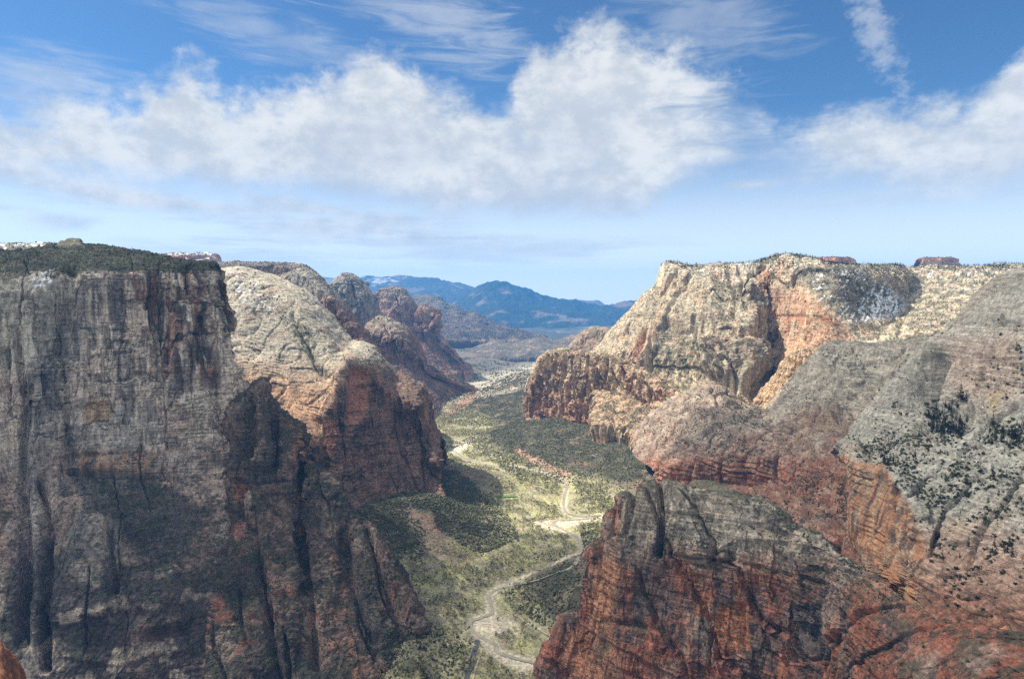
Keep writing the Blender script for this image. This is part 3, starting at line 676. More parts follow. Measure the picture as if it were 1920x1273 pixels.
loft('pale_summit_mountain', [
    [(1100,690,3550),(1135,650,3500),(1152,625,3500),(1185,590,3450),(1215,556,3420),(1240,535,3400),(1252,498,3370),(1268,496,3330),(1300,503,3280),(1340,501,3200),(1395,502,3060),(1440,494,3050),(1475,484,2980),(1520,489,2850),(1560,501,2760),(1630,504,3000),(1700,504,3350)],
    [(1105,705,3450),(1140,668,3420),(1155,648,3400),(1180,620,3370),(1208,592,3340),(1230,575,3310),(1246,560,3280),(1268,556,3230),(1298,562,3140),(1335,566,3030),(1388,562,2890),(1440,560,2990),(1485,545,2840),(1530,548,2700),(1570,548,2640),(1640,545,2850),(1700,550,3150)],
    [(1110,715,3380),(1145,680,3330),(1160,664,3300),(1180,652,3240),(1200,640,3200),(1224,636,3160),(1244,635,3110),(1268,632,3040),(1296,628,2980),(1335,625,2900),(1382,622,2770),(1445,640,2930),(1495,610,2730),(1540,598,2590),(1585,594,2560),(1645,590,2660),(1700,596,2850)],
    [(1115,725,3300),(1150,690,3280),(1165,682,3250),(1186,690,3180),(1204,695,3120),(1224,694,3070),(1246,692,3010),(1270,690,2950),(1298,688,2880),(1330,684,2800),(1378,690,2690),(1450,715,2800),(1500,670,2620),(1550,648,2500),(1590,638,2480),(1645,634,2500),(1700,642,2560)],
    [(1120,740,3200),(1155,710,3180),(1172,715,3120),(1190,728,3050),(1210,738,3000),(1230,744,2920),(1252,748,2850),(1275,750,2790),(1300,752,2740),(1330,752,2660),(1382,745,2580),(1442,772,2600),(1492,740,2480),(1550,700,2400),(1590,690,2380),(1645,680,2370),(1700,690,2350)],
    [(1120,800,2900),(1155,800,2850),(1172,800,2800),(1190,810,2750),(1210,815,2700),(1230,820,2650),(1252,820,2600),(1275,820,2550),(1300,820,2500),(1330,820,2430),(1382,820,2360),(1442,830,2330),(1492,820,2250),(1550,800,2200),(1590,790,2180),(1645,780,2150),(1700,780,2130)]],
    'tall cream coloured summit with a deep shaded alcove and a snowy bowl', 'mountain', ROCK, 640, 420,
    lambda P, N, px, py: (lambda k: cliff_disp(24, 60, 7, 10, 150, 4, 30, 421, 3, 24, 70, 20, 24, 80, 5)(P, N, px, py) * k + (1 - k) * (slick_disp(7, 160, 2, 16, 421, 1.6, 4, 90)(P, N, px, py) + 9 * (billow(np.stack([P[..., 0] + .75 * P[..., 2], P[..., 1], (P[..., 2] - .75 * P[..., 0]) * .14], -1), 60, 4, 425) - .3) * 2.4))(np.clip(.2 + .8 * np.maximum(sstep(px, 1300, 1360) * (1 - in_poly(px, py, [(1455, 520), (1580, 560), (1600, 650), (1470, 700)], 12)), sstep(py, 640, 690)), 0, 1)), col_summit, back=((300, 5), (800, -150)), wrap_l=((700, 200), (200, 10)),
    feats=[('line', [(1290,520),(1240,600),(1200,690)], 12, -20), ('line', [(1325,540),(1350,600),(1330,640)], 10, 22), ('line', [(1210,610),(1203,672)], 6, 14),
           ('line', [(1300,560),(1330,545),(1350,620)], 8, -14), ('line', [(1410,530),(1395,600),(1390,700)], 10, -18), ('line', [(1365,640),(1372,740)], 6, 16), ('line', [(1400,640),(1405,740)], 6, 14),
           ('poly', [(1295,590),(1345,590),(1345,625),(1290,640),(1270,625)], 10, 16), ('poly', [(1305,655),(1350,642),(1405,645),(1425,690),(1405,735),(1340,715)], 14, -75), ('poly', [(1338,510),(1432,503),(1420,560),(1388,600),(1352,598),(1342,560)], 9, 42), ('cleft', [(1362,505),(1368,560),(1360,610)], 6, 26), ('cleft', [(1385,505),(1388,590)], 6, 24), ('cleft', [(1405,510),(1402,580)], 6, 22), ('poly', [(1238,602),(1300,612),(1325,690),(1295,735),(1180,738),(1212,690)], 10, 34), ('cleft', [(1332,650),(1336,735)], 5, 26), ('cleft', [(1352,645),(1356,738)], 5, 28), ('cleft', [(1374,648),(1378,738)], 5, 28), ('cleft', [(1396,650),(1400,730)], 5, 26), ('cleft', [(1262,515),(1228,580),(1196,650)], 5, 16), ('cleft', [(1296,520),(1262,580),(1236,620)], 5, 14), ('cleft', [(1180,610),(1172,680)], 4, 18), ('cleft', [(1228,600),(1218,660)], 4, 16), ('cleft', [(1268,505),(1264,540)], 5, 20), ('cleft', [(1455,520),(1475,540),(1500,525)], 6, 10), ('cleft', [(1455,592),(1560,600)], 5, 8), ('cleft', [(1300,590),(1290,660)], 5, 18), ('cleft', [(1316,600),(1312,660)], 4, 18), ('line', [(1440,545),(1436,650)], 8, 14)])
loft('small_knob_mountain', [
    [(1062,665,4300),(1082,640,4250),(1096,624,4200),(1112,618,4180),(1130,617,4170),(1148,622,4160),(1165,640,4150)],
    [(1062,672,4250),(1083,656,4180),(1098,646,4120),(1114,642,4100),(1132,640,4090),(1150,642,4080),(1166,652,4080)],
    [(1062,700,4000),(1083,700,3950),(1098,700,3900),(1114,700,3880),(1132,700,3870),(1150,700,3860),(1166,700,3860)]],
    'small brown rock knob between the orange cliff and the valley', 'rock knob', ROCK, 140, 100,
    cliff_disp(24, 60, 5, 12, 120, 5, 30, 461, 4), col_far_rock((.33, .22, .16), (.34, .26, .19), 462, 420, .7), wrap_l=((400, 200), (150, 10)))

# cream rim cliff in the background on the right, with the far red mesas ---------
def col_cream(c):
    P, N, px, py = c['P'], c['N'], c['px'], c['py']
    b = np.broadcast_to(C_(.53, .455, .32), P.shape).copy()
    b = blotch(b, P, 471, C_(.45, .36, .27), .7, 110, -.02, .25)
    b = bands(b, P, 472, .15, 18)
    b = streaks(b, P, N, 473, C_(.2, .165, .14), .6, 22, 300, .05, .4)
    b = blotch(b, P, 476, C_(.50, .33, .18), .5, 60, .15, .35)
    b = veg_ledges(b, P, N, 474, .75, C_(.10, .10, .065), .5, .75)
    b = mix(b, SNOW, .8 * sstep(505 + 60 - py, 0, 40) * sstep(noise(sc(P, 24, 24, 10), 475), .5, .58) * sstep(px, 1650, 1750))
    sn = in_poly(px, py, [(1590,540),(1640,545),(1700,572),(1690,588),(1640,592),(1590,580)], 8)
    b = mix(b, SNOW, .8 * sn * sstep(noise(sc(P, 34, 34, 7), 477) + .4 * noise(sc(P, 9), 478), .1, .25))
    return b
loft('cream_rim_mountain', [
    [(1560,502,3700),(1620,503,3600),(1680,503,3500),(1740,502,3450),(1800,501,3400),(1860,501,3350),(1960,499,3300),(2100,498,3300)],
    [(1560,530,3500),(1620,532,3400),(1680,536,3300),(1740,538,3200),(1800,540,3100),(1860,540,3050),(1960,540,3000),(2100,540,3000)],
    [(1560,580,3200),(1620,582,3050),(1680,580,2950),(1740,575,2900),(1800,570,2850),(1860,570,2800),(1960,570,2750),(2100,570,2750)],
    [(1560,620,2700),(1620,612,2620),(1680,608,2550),(1740,610,2500),(1800,610,2480),(1860,610,2450),(1960,610,2450),(2100,610,2450)],
    [(1560,690,2300),(1620,672,2250),(1680,665,2200),(1740,665,2150),(1800,665,2100),(1860,665,2050),(1960,665,2050),(2100,665,2050)],
    [(1560,780,2000),(1620,770,1950),(1680,760,1900),(1740,760,1850),(1800,760,1800),(1860,760,1800),(1960,760,1800),(2100,760,1800)]],
    'cream rim cliff with patches of snow in the right background', 'cliff', ROCK, 340, 240,
    cliff_disp(22, 70, 3, 14, 130, 6, 26, 470, 5, 8, 90), col_cream, back=((600, 10), (1500, -100)),
    feats=[('line', [(1690,600),(1690,650)], 6, 14), ('line', [(1560,640),(1640,615),(1700,590)], 7, 10)])
def col_redmesa(seed, snowtop):
    def f(c):
        P, N, py = c['P'], c['N'], c['py']
        b = bands(np.broadcast_to(C_(.5, .22, .14), P.shape).copy(), P, seed, .25, 30)
        b = streaks(b, P, N, seed + 1, BROWN, .6, 40, 300, 0, .4)
        b = mix(b, C_(.07, .08, .055), .8 * sstep(N[..., 2], .45, .7))
        if snowtop: b = mix(b, SNOW, .9 * sstep(N[..., 2], .4, .6) * sstep(noise(sc(P, 40, 40, 16), seed + 3), -.1, .1))
        return b
    return f
def small_mesa(name, x0, x1, yt, yb, Y, seed, label, snow=False):
    xs = np.linspace(0, 1, 7)
    W = x1 - x0
    loft(name, [
        [(x0 + W * t, yt + (3 if t in (0., 1.) else 0), Y + 60 * abs(2*t-1)) for t in xs],
        [(x0 - 1 + (W + 2) * t, yt + .55 * (yb - yt), Y - 40 + 60 * abs(2*t-1)) for t in xs],
        [(x0 - 6 + (W + 14) * t, yb + 1, Y - 150 + 60 * abs(2*t-1)) for t in xs],
        [(x0 - 16 + (W + 44) * t, yb + 10, Y - 400) for t in xs]],
        label, 'mesa', ROCK, 130, 60, cliff_disp(16, 60, 4, 8, 160, 6, 30, seed, 4), col_redmesa(seed, snow), wrap_l=((300, 60), (120, 5)), wrap_r=((120, 5), (300, 60)), back=((200, -4), (420, -150)))
small_mesa('snowy_mesa_mountain', 300, 404, 475, 494, 5200, 481, 'small dark mesa with a snowy top on the left skyline', True)
small_mesa('red_skyline_mesa_mountain', 1531, 1602, 483, 497, 6000, 491, 'low red mesa on the skyline above the snowy bowl')
small_mesa('red_capped_mesa_mountain', 1730, 1797, 483, 498, 6000, 496, 'red capped mesa on the skyline at the right')
loft('left_skyline_hill', [
    [(-200,456,3300),(-60,457,3300),(0,458,3300),(60,457,3300),(100,458,3250),(150,468,3250),(200,480,3200)],
    [(-200,475,3100),(-60,475,3100),(0,476,3100),(60,476,3100),(100,478,3100),(150,484,3100),(200,490,3100)],
    [(-200,500,2900),(-60,500,2900),(0,500,2900),(60,500,2900),(100,500,2900),(150,500,2900),(200,502,2900)]],
    'wooded snowy hill on the left skyline', 'hill', ROCK, 160, 60, cliff_disp(8, 60, 2, 10, 130, 4, 30, 501, 4),
    lambda c: mix(mix(np.broadcast_to(C_(.3, .26, .2), c['P'].shape).copy(), C_(.06, .07, .05), .8 * sstep(fbm(c['P'], 70, 3, 502), -.1, .2)), SNOW, .9 * sstep(noise(sc(c['P'], 30, 60, 14), 503), .15, .3)), back=((300, 0), (700, -100)))
loft('castle_rock_mountain', [
    [(106,459,1890),(113,451,1885),(120,452,1880),(126,448,1880),(134,447,1880),(142,447,1880),(149,448,1880),(151,455,1880),(158,464,1885)],
    [(105,463,1878),(113,458,1870),(120,458,1865),(126,456,1862),(134,456,1860),(142,456,1860),(149,457,1862),(153,460,1866),(160,468,1872)],
    [(102,472,1860),(112,470,1850),(120,470,1846),(126,470,1843),(134,470,1840),(142,471,1840),(150,472,1843),(156,474,1850),(164,477,1858)]],
    'castle shaped rock outcrop on top of the scrubby left hill', 'rock outcrop', ROCK, 70, 40, cliff_disp(5, 12, 4, 2, 20, 2, 8, 505, 1),
    lambda c: bands(np.broadcast_to(C_(.27, .24, .17), c['P'].shape).copy(), c['P'], 506, .2, 5), back=((20, -2), (40, -25)), wrap_l=((30, 15), (12, 2)), wrap_r=((12, 2), (30, 15)))

# grey slickrock shoulder in the middle distance on the right --------------------
def col_shoulder(c):
    P, N, px, py = c['P'], c['N'], c['px'], c['py']
    t = sstep(py + .1 * (px - 1500) + 26 * fbm(P, 120, 3, 511), 745, 835)
    t = np.maximum(t, .55 * sstep(1420 - px + .4 * (py - 700), -60, 60))
    b = C_(.45, .395, .305) * (1 - t[..., None]) + C_(.36, .245, .18) * t[..., None]
    b = blotch(b, P, 512, C_(.33, .29, .23), .7, 90, .02, .25)
    b = blotch(b, P, 513, C_(.27, .135, .095), .65 , 90, .06, .32) * t[..., None] + b * (1 - t[..., None])
    b = bands(b, P, 514, .17, 14)
    b = mix(b, C_(.34, .13, .08), .7 * sstep(py, 850, 890) * sstep(fbm(P, 60, 3, 515), -.2, .1))
    band = sstep(py + 8 * noise(sc(P, 50), 523), 850, 866) * (1 - sstep(py, 935, 960)) * sstep(1600 - px, 0, 40)
    b = mix(b, C_(.33, .135, .085), .8 * band)
    b = mix(b, C_(.42, .25, .16), .6 * band * sstep(fbm(P, 50, 3, 524, 12), .05, .25))
    dg = fbm(np.stack([(P[..., 0] + 1.1 * P[..., 2]) / 3.2, P[..., 1] / 2, (P[..., 2] - .45 * P[..., 0])], -1), 26, 4, 525)
    b = mix(b, C_(.20, .13, .10), .75 * t * sstep(dg, .02, .25))
    b = mix(b, C_(.46, .33, .25), .6 * t * sstep(-dg, .05, .3))
    ov = in_poly(px, py, [(1490, 770), (1570, 755), (1590, 800), (1560, 815), (1510, 800)], 10)
    b = mix(b, C_(.30, .2, .13), .6 * ov)
    b = streaks(b, P, N, 517, C_(.16, .14, .12), .5, 26, 300, .1, .45)
    b = mix(b, SCRUB * .8, .8 * sstep(noise(sc(P, 10), 518) + .6 * fbm(P, 100, 2, 519), .4, .6) * sstep(N[..., 2], .3, .6))
    b = veg_ledges(b, P, N, 520, .5, SCRUB, .75, .9)
    return b
loft('golden_fin_mountain', [
    [(1400,790,2480),(1412,762,2470),(1424,738,2460),(1440,716,2450),(1455,700,2445),(1472,674,2440),(1490,660,2440),(1512,655,2440),(1540,660,2440)],
    [(1404,800,2450),(1415,778,2430),(1428,760,2415),(1444,742,2405),(1459,730,2400),(1476,712,2395),(1494,700,2390),(1516,694,2390),(1544,694,2390)],
    [(1408,830,2400),(1419,810,2380),(1432,800,2365),(1448,790,2355),(1463,780,2350),(1480,770,2345),(1498,760,2340),(1520,750,2340),(1548,745,2340)]],
    'narrow golden sunlit rock fin behind the smooth grey shoulder', 'rock fin', ROCK, 160, 140, cliff_disp(14, 40, 7, 5, 80, 3, 22, 508, 3, 16, 50, 14),
    lambda c: streaks(bands(np.broadcast_to(C_(.50, .35, .21), c['P'].shape).copy(), c['P'], 509, .15, 16), c['P'], c['N'], 507, C_(.3, .17, .1), .6, 18, 300, 0, .35), back=((40, -20), (160, -200)), wrap_l=((200, 100), (60, 20)))
loft('grey_shoulder_mountain', [
    [(1185,815,2640),(1250,760,2500),(1300,735,2450),(1340,722,2420),(1400,755,2350),(1440,768,2270),(1474,730,2230),(1510,692,2200),(1545,655,2170),(1582,643,2150),(1650,648,2080),(1720,640,1980),(1800,640,1900)],
    [(1190,855,2400),(1252,815,2300),(1305,800,2220),(1345,795,2180),(1400,798,2110),(1440,800,2050),(1474,778,2020),(1515,750,1990),(1548,735,1970),(1582,725,1940),(1640,730,1880),(1700,720,1830),(1800,720,1760)],
    [(1225,880,2200),(1248,868,2150),(1310,862,2040),(1350,858,1990),(1405,852,1930),(1440,850,1880),(1475,840,1850),(1518,815,1815),(1550,802,1800),(1582,795,1780),(1640,800,1740),(1700,800,1680),(1800,800,1600)],
    [(1228,900,2180),(1248,890,2130),(1310,885,2025),(1350,882,1972),(1405,878,1910),(1440,875,1860),(1475,870,1815),(1520,850,1745),(1552,842,1720),(1584,835,1700),(1640,840,1650),(1700,840,1590),(1800,840,1520)],
    [(1232,932,2150),(1248,926,2105),(1310,922,2000),(1350,918,1945),(1405,915,1880),(1440,912,1825),(1475,910,1765),(1522,900,1660),(1554,890,1630),(1586,880,1610),(1640,885,1540),(1700,885,1480),(1800,885,1420)],
    [(1236,990,1930),(1248,990,1900),(1310,990,1780),(1350,985,1730),(1405,980,1670),(1440,978,1620),(1475,975,1560),(1525,965,1500),(1556,958,1480),(1588,950,1460),(1640,950,1400),(1700,950,1350),(1800,950,1300)],
    [(1240,1090,1640),(1250,1090,1620),(1310,1090,1560),(1350,1090,1520),(1405,1090,1460),(1440,1085,1430),(1475,1070,1380),(1527,1050,1350),(1558,1045,1330),(1590,1040,1310),(1640,1040,1270),(1700,1040,1230),(1800,1040,1180)]],
    'smooth grey slickrock shoulder with a red banded lower slope', 'rock slope', ROCK, 520, 420,
    lambda P, N, px, py: slick_disp(11, 140, 5.0, 13, 510, 3.0, 14, 70)(P, N, px, py) + .9 * np.maximum(sstep(py, 850, 866) * (1 - sstep(py, 940, 970)), .5 * sstep(1430 - px + .3 * (py - 760), -50, 50)) * cliff_disp(11, 46, 5, 6, 90, 4, 16, 516, 2, 14, 60, 12)(P, N, px, py), col_shoulder, back=((150, -40), (500, -400)),
    feats=[('poly', [(1492,785),(1530,800),(1590,812),(1575,768),(1540,762)], 8, 42), ('cleft', [(1440,830),(1500,800),(1560,770)], 6, 12), ('cleft', [(1290,830),(1360,790),(1430,790)], 6, 14), ('cleft', [(1270,800),(1330,760),(1400,762)], 5, 12), ('cleft', [(1320,850),(1420,820),(1480,825)], 5, 12), ('cleft', [(1560,700),(1640,700)], 5, 6), ('line', [(1255,900),(1340,905),(1430,910)], 8, 8), ('line', [(1440,780),(1500,760),(1600,730)], 10, -8), ('cleft', [(1270,880),(1275,900)], 8, 12),
           ('line', [(1300,840),(1400,830),(1470,800)], 7, 8)])

# big slickrock slope on the right with the red alcove wall -----------------------
def col_slope(c):
    P, N, px, py = c['P'], c['N'], c['px'], c['py']
    b = np.broadcast_to(C_(.42, .385, .31), P.shape).copy()
    b = blotch(b, P, 531, C_(.45, .36, .27), .7, 140, .0, .3)
    b = mix(b, C_(.19, .18, .155), .55 * in_poly(px, py, [(1690,765),(1738,702),(1778,676),(1768,742),(1722,805)], 10) * sstep(fbm(P, 40, 3, 541, 90), -.3, .1))  # shade of the hollow painted into the rock colour, with streaky texture
    low = sstep(py - .18 * (px - 1750) + 26 * fbm(P, 90, 3, 532), 930, 1060)
    b = mix(b, C_(.40, .235, .16), .8 * low)
    rz = sstep(py - .22 * (px - 1750) + 30 * fbm(P, 70, 3, 533), 1060, 1150)
    b = mix(b, C_(.32, .13, .08), .75 * rz)
    b = mix(b, C_(.16, .09, .07), .7 * rz * sstep(fbm(P, 60, 4, 546, 14), .0, .25))
    b = mix(b, C_(.44, .26, .15), .6 * rz * sstep(fbm(P, 70, 4, 547, 16), .05, .3))
    b = bands(b, P, 534, .14, 9)
    b = bands(b, P, 549, .16, 30)
    b = mix(b, C_(.46, .34, .26), .7 * in_poly(px, py, [(1790, 640), (1900, 620), (1930, 700), (1880, 800), (1790, 760)], 22))
    b = mix(b, bands(b, P, 543, .45, 7), sstep(py - .22 * (px - 1750), 1060, 1120))
    fan = in_poly(px, py, [(1620, 850), (1700, 760), (1800, 740), (1930, 760), (1930, 900), (1700, 1000), (1650, 900)], 30)
    b = mix(b, C_(.43, .41, .34), .6 * fan)
    wall = in_poly(px, py, [(1586, 850), (1602, 870), (1655, 868), (1682, 915), (1712, 960), (1735, 1030), (1730, 1150), (1690, 1110), (1640, 1055), (1586, 1015)], 6)
    b = mix(b, C_(.47, .235, .12), .92 * wall)
    b = mix(b, C_(.43, .33, .22), .7 * wall * sstep(noise(sc(P, 16, 16, 120), 536), .05, .3))
    b = mix(b, C_(.12, .095, .085), .8 * wall * sstep(noise(sc(P, 13, 13, 400), 537), .12, .32))
    b = streaks(b, P, N, 538, C_(.15, .135, .12), .45, 22, 240, .15, .45)
    b = mix(b, C_(.47, .36, .2), .8 * in_poly(px, py, [(1850, 735), (1882, 730), (1868, 775), (1856, 775)], 4))
    sc_ = noise(sc(P, 8), 539) + .6 * fbm(P, 70, 3, 540) + .25 * fan
    b = mix(b, SCRUB, .4 * sstep(sc_, .4, .6) * sstep(py, 640, 760) * (1 - wall))
    return b
loft('right_slope_mountain', [
    [(1590,848,1520),(1612,826,1510),(1645,788,1490),(1692,735,1470),(1730,692,1455),(1770,650,1440),(1812,598,1430),(1850,552,1420),(1890,513,1405),(1960,500,1350),(2100,495,1300)],
    [(1590,862,1450),(1622,846,1420),(1662,815,1390),(1715,770,1365),(1755,735,1350),(1795,692,1340),(1835,650,1330),(1872,612,1320),(1912,585,1300),(1970,575,1270),(2100,570,1230)],
    [(1592,872,1400),(1640,858,1340),(1685,840,1290),(1740,810,1255),(1785,785,1240),(1822,755,1230),(1858,725,1220),(1892,700,1210),(1932,675,1200),(1990,670,1170),(2100,660,1140)],
    [(1594,900,1340),(1660,880,1190),(1708,890,1160),(1765,880,1130),(1810,860,1120),(1848,835,1110),(1884,812,1105),(1915,790,1100),(1950,770,1090),(2000,760,1070),(2100,750,1040)],
    [(1594,950,1300),(1690,935,1110),(1742,950,1075),(1795,940,1045),(1838,920,1030),(1872,900,1020),(1905,880,1015),(1935,860,1010),(1965,850,1000),(2010,840,980),(2100,830,950)],
    [(1594,1000,1270),(1716,1020,1015),(1775,1030,980),(1825,1015,960),(1865,1000,950),(1895,985,940),(1925,970,935),(1950,955,930),(1980,945,920),(2020,940,900),(2100,930,880)],
    [(1620,1060,1210),(1735,1110,930),(1800,1110,890),(1850,1095,875),(1890,1080,860),(1915,1070,850),(1940,1060,845),(1965,1050,840),(1990,1040,830),(2030,1030,820),(2100,1020,800)],
    [(1680,1150,1080),(1750,1200,840),(1820,1200,800),(1870,1185,785),(1910,1170,770),(1935,1160,765),(1955,1150,760),(1975,1140,755),(2000,1130,750),(2040,1120,740),(2100,1110,720)],
    [(1700,1260,950),(1770,1310,740),(1840,1310,700),(1890,1300,690),(1930,1290,680),(1950,1280,680),(1970,1270,680),(1990,1260,680),(2010,1250,680),(2050,1240,670),(2100,1230,660)]],
    'big pale slickrock slope dotted with pines above a red alcove wall at the right', 'rock slope', ROCK, 560, 620,
    lambda P, N, px, py: slick_disp(8, 150, 3.0, 13, 530, 1.2, 5, 80)(P, N, px, py) + (1.0 * in_poly(px, py, [(1600,870),(1655,872),(1712,960),(1735,1100),(1600,1050)], 10)) * (6 * billow(P, 40, 2, 545, 300) - 2) + sstep(py - .22 * (px - 1750), 1050, 1110) * cliff_disp(13, 40, 3, 6, 80, 8, 19, 548, 2, 10, 60, 16)(P, N, px, py),
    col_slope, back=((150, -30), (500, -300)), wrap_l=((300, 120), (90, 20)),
    feats=[('poly', [(1606,890),(1650,878),(1665,940),(1650,1030),(1606,1010)], 9, 14), ('line', [(1682,920),(1672,1010),(1690,1090)], 5, 10), ('line', [(1700,950),(1692,1060)], 4, 8), ('line', [(1750,690),(1730,740),(1770,720)], 10, 14),
           ('cleft', [(1845,800),(1832,720),(1860,650),(1880,600)], 9, 10), ('poly', [(1785,770),(1822,760),(1826,800),(1800,815)], 7, 26), ('line', [(1772,655),(1705,728),(1645,795),(1606,850)], 18, -34), ('line', [(1772,690),(1745,745),(1722,795)], 14, 46), ('line', [(1806,640),(1796,700),(1775,765)], 12, -18), ('cleft', [(1868,520),(1862,560)], 5, 10), ('cleft', [(1848,742),(1870,730),(1886,735)], 6, 8), ('line', [(1700,700),(1770,680)], 14, -6),
           ('line', [(1745,980),(1800,900),(1835,840)], 12, 5), ('cleft', [(1760,880),(1705,930)], 6, 12), ('cleft', [(1905,760),(1850,800),(1800,850)], 6, 12), ('cleft', [(1840,880),(1775,960),(1745,1040)], 7, 14), ('cleft', [(1912,900),(1850,980),(1812,1060)], 7, 14), ('cleft', [(1690,790),(1650,840)], 6, 10), ('cleft', [(1850,598),(1930,612)], 4, 7), ('cleft', [(1828,662),(1930,694)], 5, 9), ('cleft', [(1812,702),(1930,728)], 4, 7), ('cleft', [(1700,1010),(1800,1020),(1930,990)], 5, 6), ('cleft', [(1760,1085),(1850,1075),(1930,1050)], 6, 10), ('cleft', [(1780,1125),(1860,1120),(1930,1100)], 6, 12), ('cleft', [(1800,1160),(1930,1140)], 6, 12)])

# dark wall in the right foreground ----------------------------------------------
def col_wall(c):
    P, N, px, py = c['P'], c['N'], c['px'], c['py']
    t = sstep(py - .12 * (px - 1200) + 34 * fbm(P, 110, 3, 551), 985, 1090)
    t = np.maximum(t, .9 * sstep(1165 - px + .1 * (py - 950), -10, 25))
    b = C_(.34, .285, .22) * (1 - t[..., None]) + C_(.28, .115, .072) * t[..., None]
    b = blotch(b, P, 552, C_(.31, .275, .225), .6, 80, .0, .3) 
    b = mix(b, C_(.28, .105, .065), .75 * t * sstep(fbm(P, 70, 3, 553, 120), -.15, .2))
    b = bands(b, P, 554, .24, 9)
    b = streaks(b, P, N, 555, C_(.08, .072, .068), .85, 34, 240, -.1, .28)
    b = mix(b, C_(.11, .105, .10), .75 * in_poly(px, py, [(1480, 1130), (1525, 1130), (1530, 1230), (1480, 1240)], 10))
    b = mix(b, C_(.43, .17, .085), .85 * in_poly(px, py, [(1335, 1165), (1352, 1135), (1400, 1135), (1405, 1215), (1345, 1225)], 7))
    b = mix(b, C_(.44, .225, .13), .8 * in_poly(px, py, [(1105, 1065), (1150, 1040), (1165, 1060), (1150, 1160), (1105, 1200)], 10))
    b = mix(b, C_(.40, .19, .11), .7 * in_poly(px, py, [(1060, 1180), (1140, 1160), (1180, 1280), (1060, 1290)], 14))
    b = mix(b, C_(.09, .083, .08), .7 * in_poly(px, py, [(1185, 1060), (1260, 1040), (1260, 1150), (1185, 1170)], 16))
    b = mix(b, C_(.42, .16, .08), .7 * in_poly(px, py, [(1305, 1105), (1335, 1110), (1330, 1160), (1300, 1150)], 6))
    b = veg_ledges(b, P, N, 558, .8, C_(.075, .078, .05), .45, .7)
    return b
loft('right_foreground_wall_mountain', [
    [(990,1300,1195),(1022,1225,1190),(1040,1205,1190),(1060,1160,1185),(1086,1150,1180),(1096,1090,1175),(1110,1030,1172),(1130,1014,1170),(1142,955,1165),(1160,928,1162),(1186,920,1160),(1215,905,1152),(1238,903,1146),(1300,918,1120),(1400,931,1080),(1440,945,1065),(1490,985,1035),(1540,1010,987),(1590,1050,936),(1650,1092,870),(1700,1130,810),(1760,1165,745),(1830,1185,680),(1940,1205,630),(2060,1215,600)],
    [(995,1310,1180),(1030,1262,1172),(1048,1240,1172),(1066,1200,1166),(1090,1190,1160),(1102,1135,1154),(1116,1090,1148),(1134,1070,1146),(1148,1020,1136),(1165,1000,1130),(1190,992,1126),(1220,985,1116),(1242,985,1108),(1304,995,1082),(1402,1005,1042),(1442,1015,1028),(1488,1040,999),(1536,1060,957),(1580,1092,910),(1640,1130,845),(1690,1165,785),(1752,1195,719),(1825,1212,652),(1935,1232,605),(2060,1240,575)],
    [(1000,1320,1165),(1040,1300,1150),(1056,1285,1150),(1072,1255,1142),(1094,1245,1134),(1107,1210,1126),(1120,1180,1118),(1138,1165,1112),(1152,1135,1100),(1168,1120,1094),(1194,1115,1088),(1224,1110,1078),(1245,1110,1070),(1308,1115,1045),(1404,1120,1006),(1444,1125,992),(1488,1140,961),(1534,1155,918),(1576,1170,874),(1634,1195,812),(1684,1220,756),(1746,1240,689),(1820,1252,625),(1930,1265,580),(2060,1270,550)],
    [(1010,1345,1130),(1048,1345,1105),(1062,1345,1100),(1078,1340,1090),(1098,1340,1080),(1110,1340,1070),(1124,1340,1060),(1140,1340,1052),(1154,1340,1044),(1170,1340,1036),(1196,1340,1028),(1226,1340,1018),(1248,1340,1010),(1310,1340,985),(1406,1340,945),(1446,1340,930),(1488,1340,903),(1534,1340,860),(1576,1340,818),(1634,1340,762),(1684,1340,710),(1746,1340,647),(1820,1340,585),(1930,1340,545),(2060,1340,520)]],
    'dark grey and red layered rock wall in the right foreground', 'cliff', ROCK, 760, 420,
    cliff_disp(10, 46, 5, 8, 90, 3.6, 23, 550, 2.2, 12, 70, 15, joint=3.2), col_wall, back=((45, -25), (160, -220)), wrap_l=((120, 90), (40, 30)),
    feats=[('cleft', [(1236,900),(1240,980),(1238,1040)], 8, 26), ('cleft', [(1185,915),(1176,1000)], 9, 16), ('cleft', [(1100,1040),(1092,1160)], 5, 12), ('poly', [(1345,1160),(1355,1135),(1400,1135),(1405,1230),(1345,1235)], 7, 9),
           ('cleft', [(1345,1130),(1335,1200),(1330,1260)], 4, 7), ('line', [(1125,1165),(1210,1175)], 7, 10), ('cleft', [(1490,1050),(1500,1110)], 4, 8),
           ('poly', [(1478,1135),(1525,1130),(1530,1240),(1478,1245)], 8, 8), ('line', [(1145,940),(1148,1010)], 6, 10), ('line', [(1320,980),(1345,1010),(1320,1060)], 8, 9), ('cleft', [(1260,960),(1420,985),(1500,1010)], 8, 5), ('cleft', [(1260,1040),(1400,1060),(1540,1090)], 8, 6)])
def col_corner(c):
    return streaks(bands(np.broadcast_to(C_(.42, .17, .085), c['P'].shape).copy(), c['P'], 571, .2, 6), c['P'], c['N'], 572, BROWN, .5, 10, 90, .0, .3)
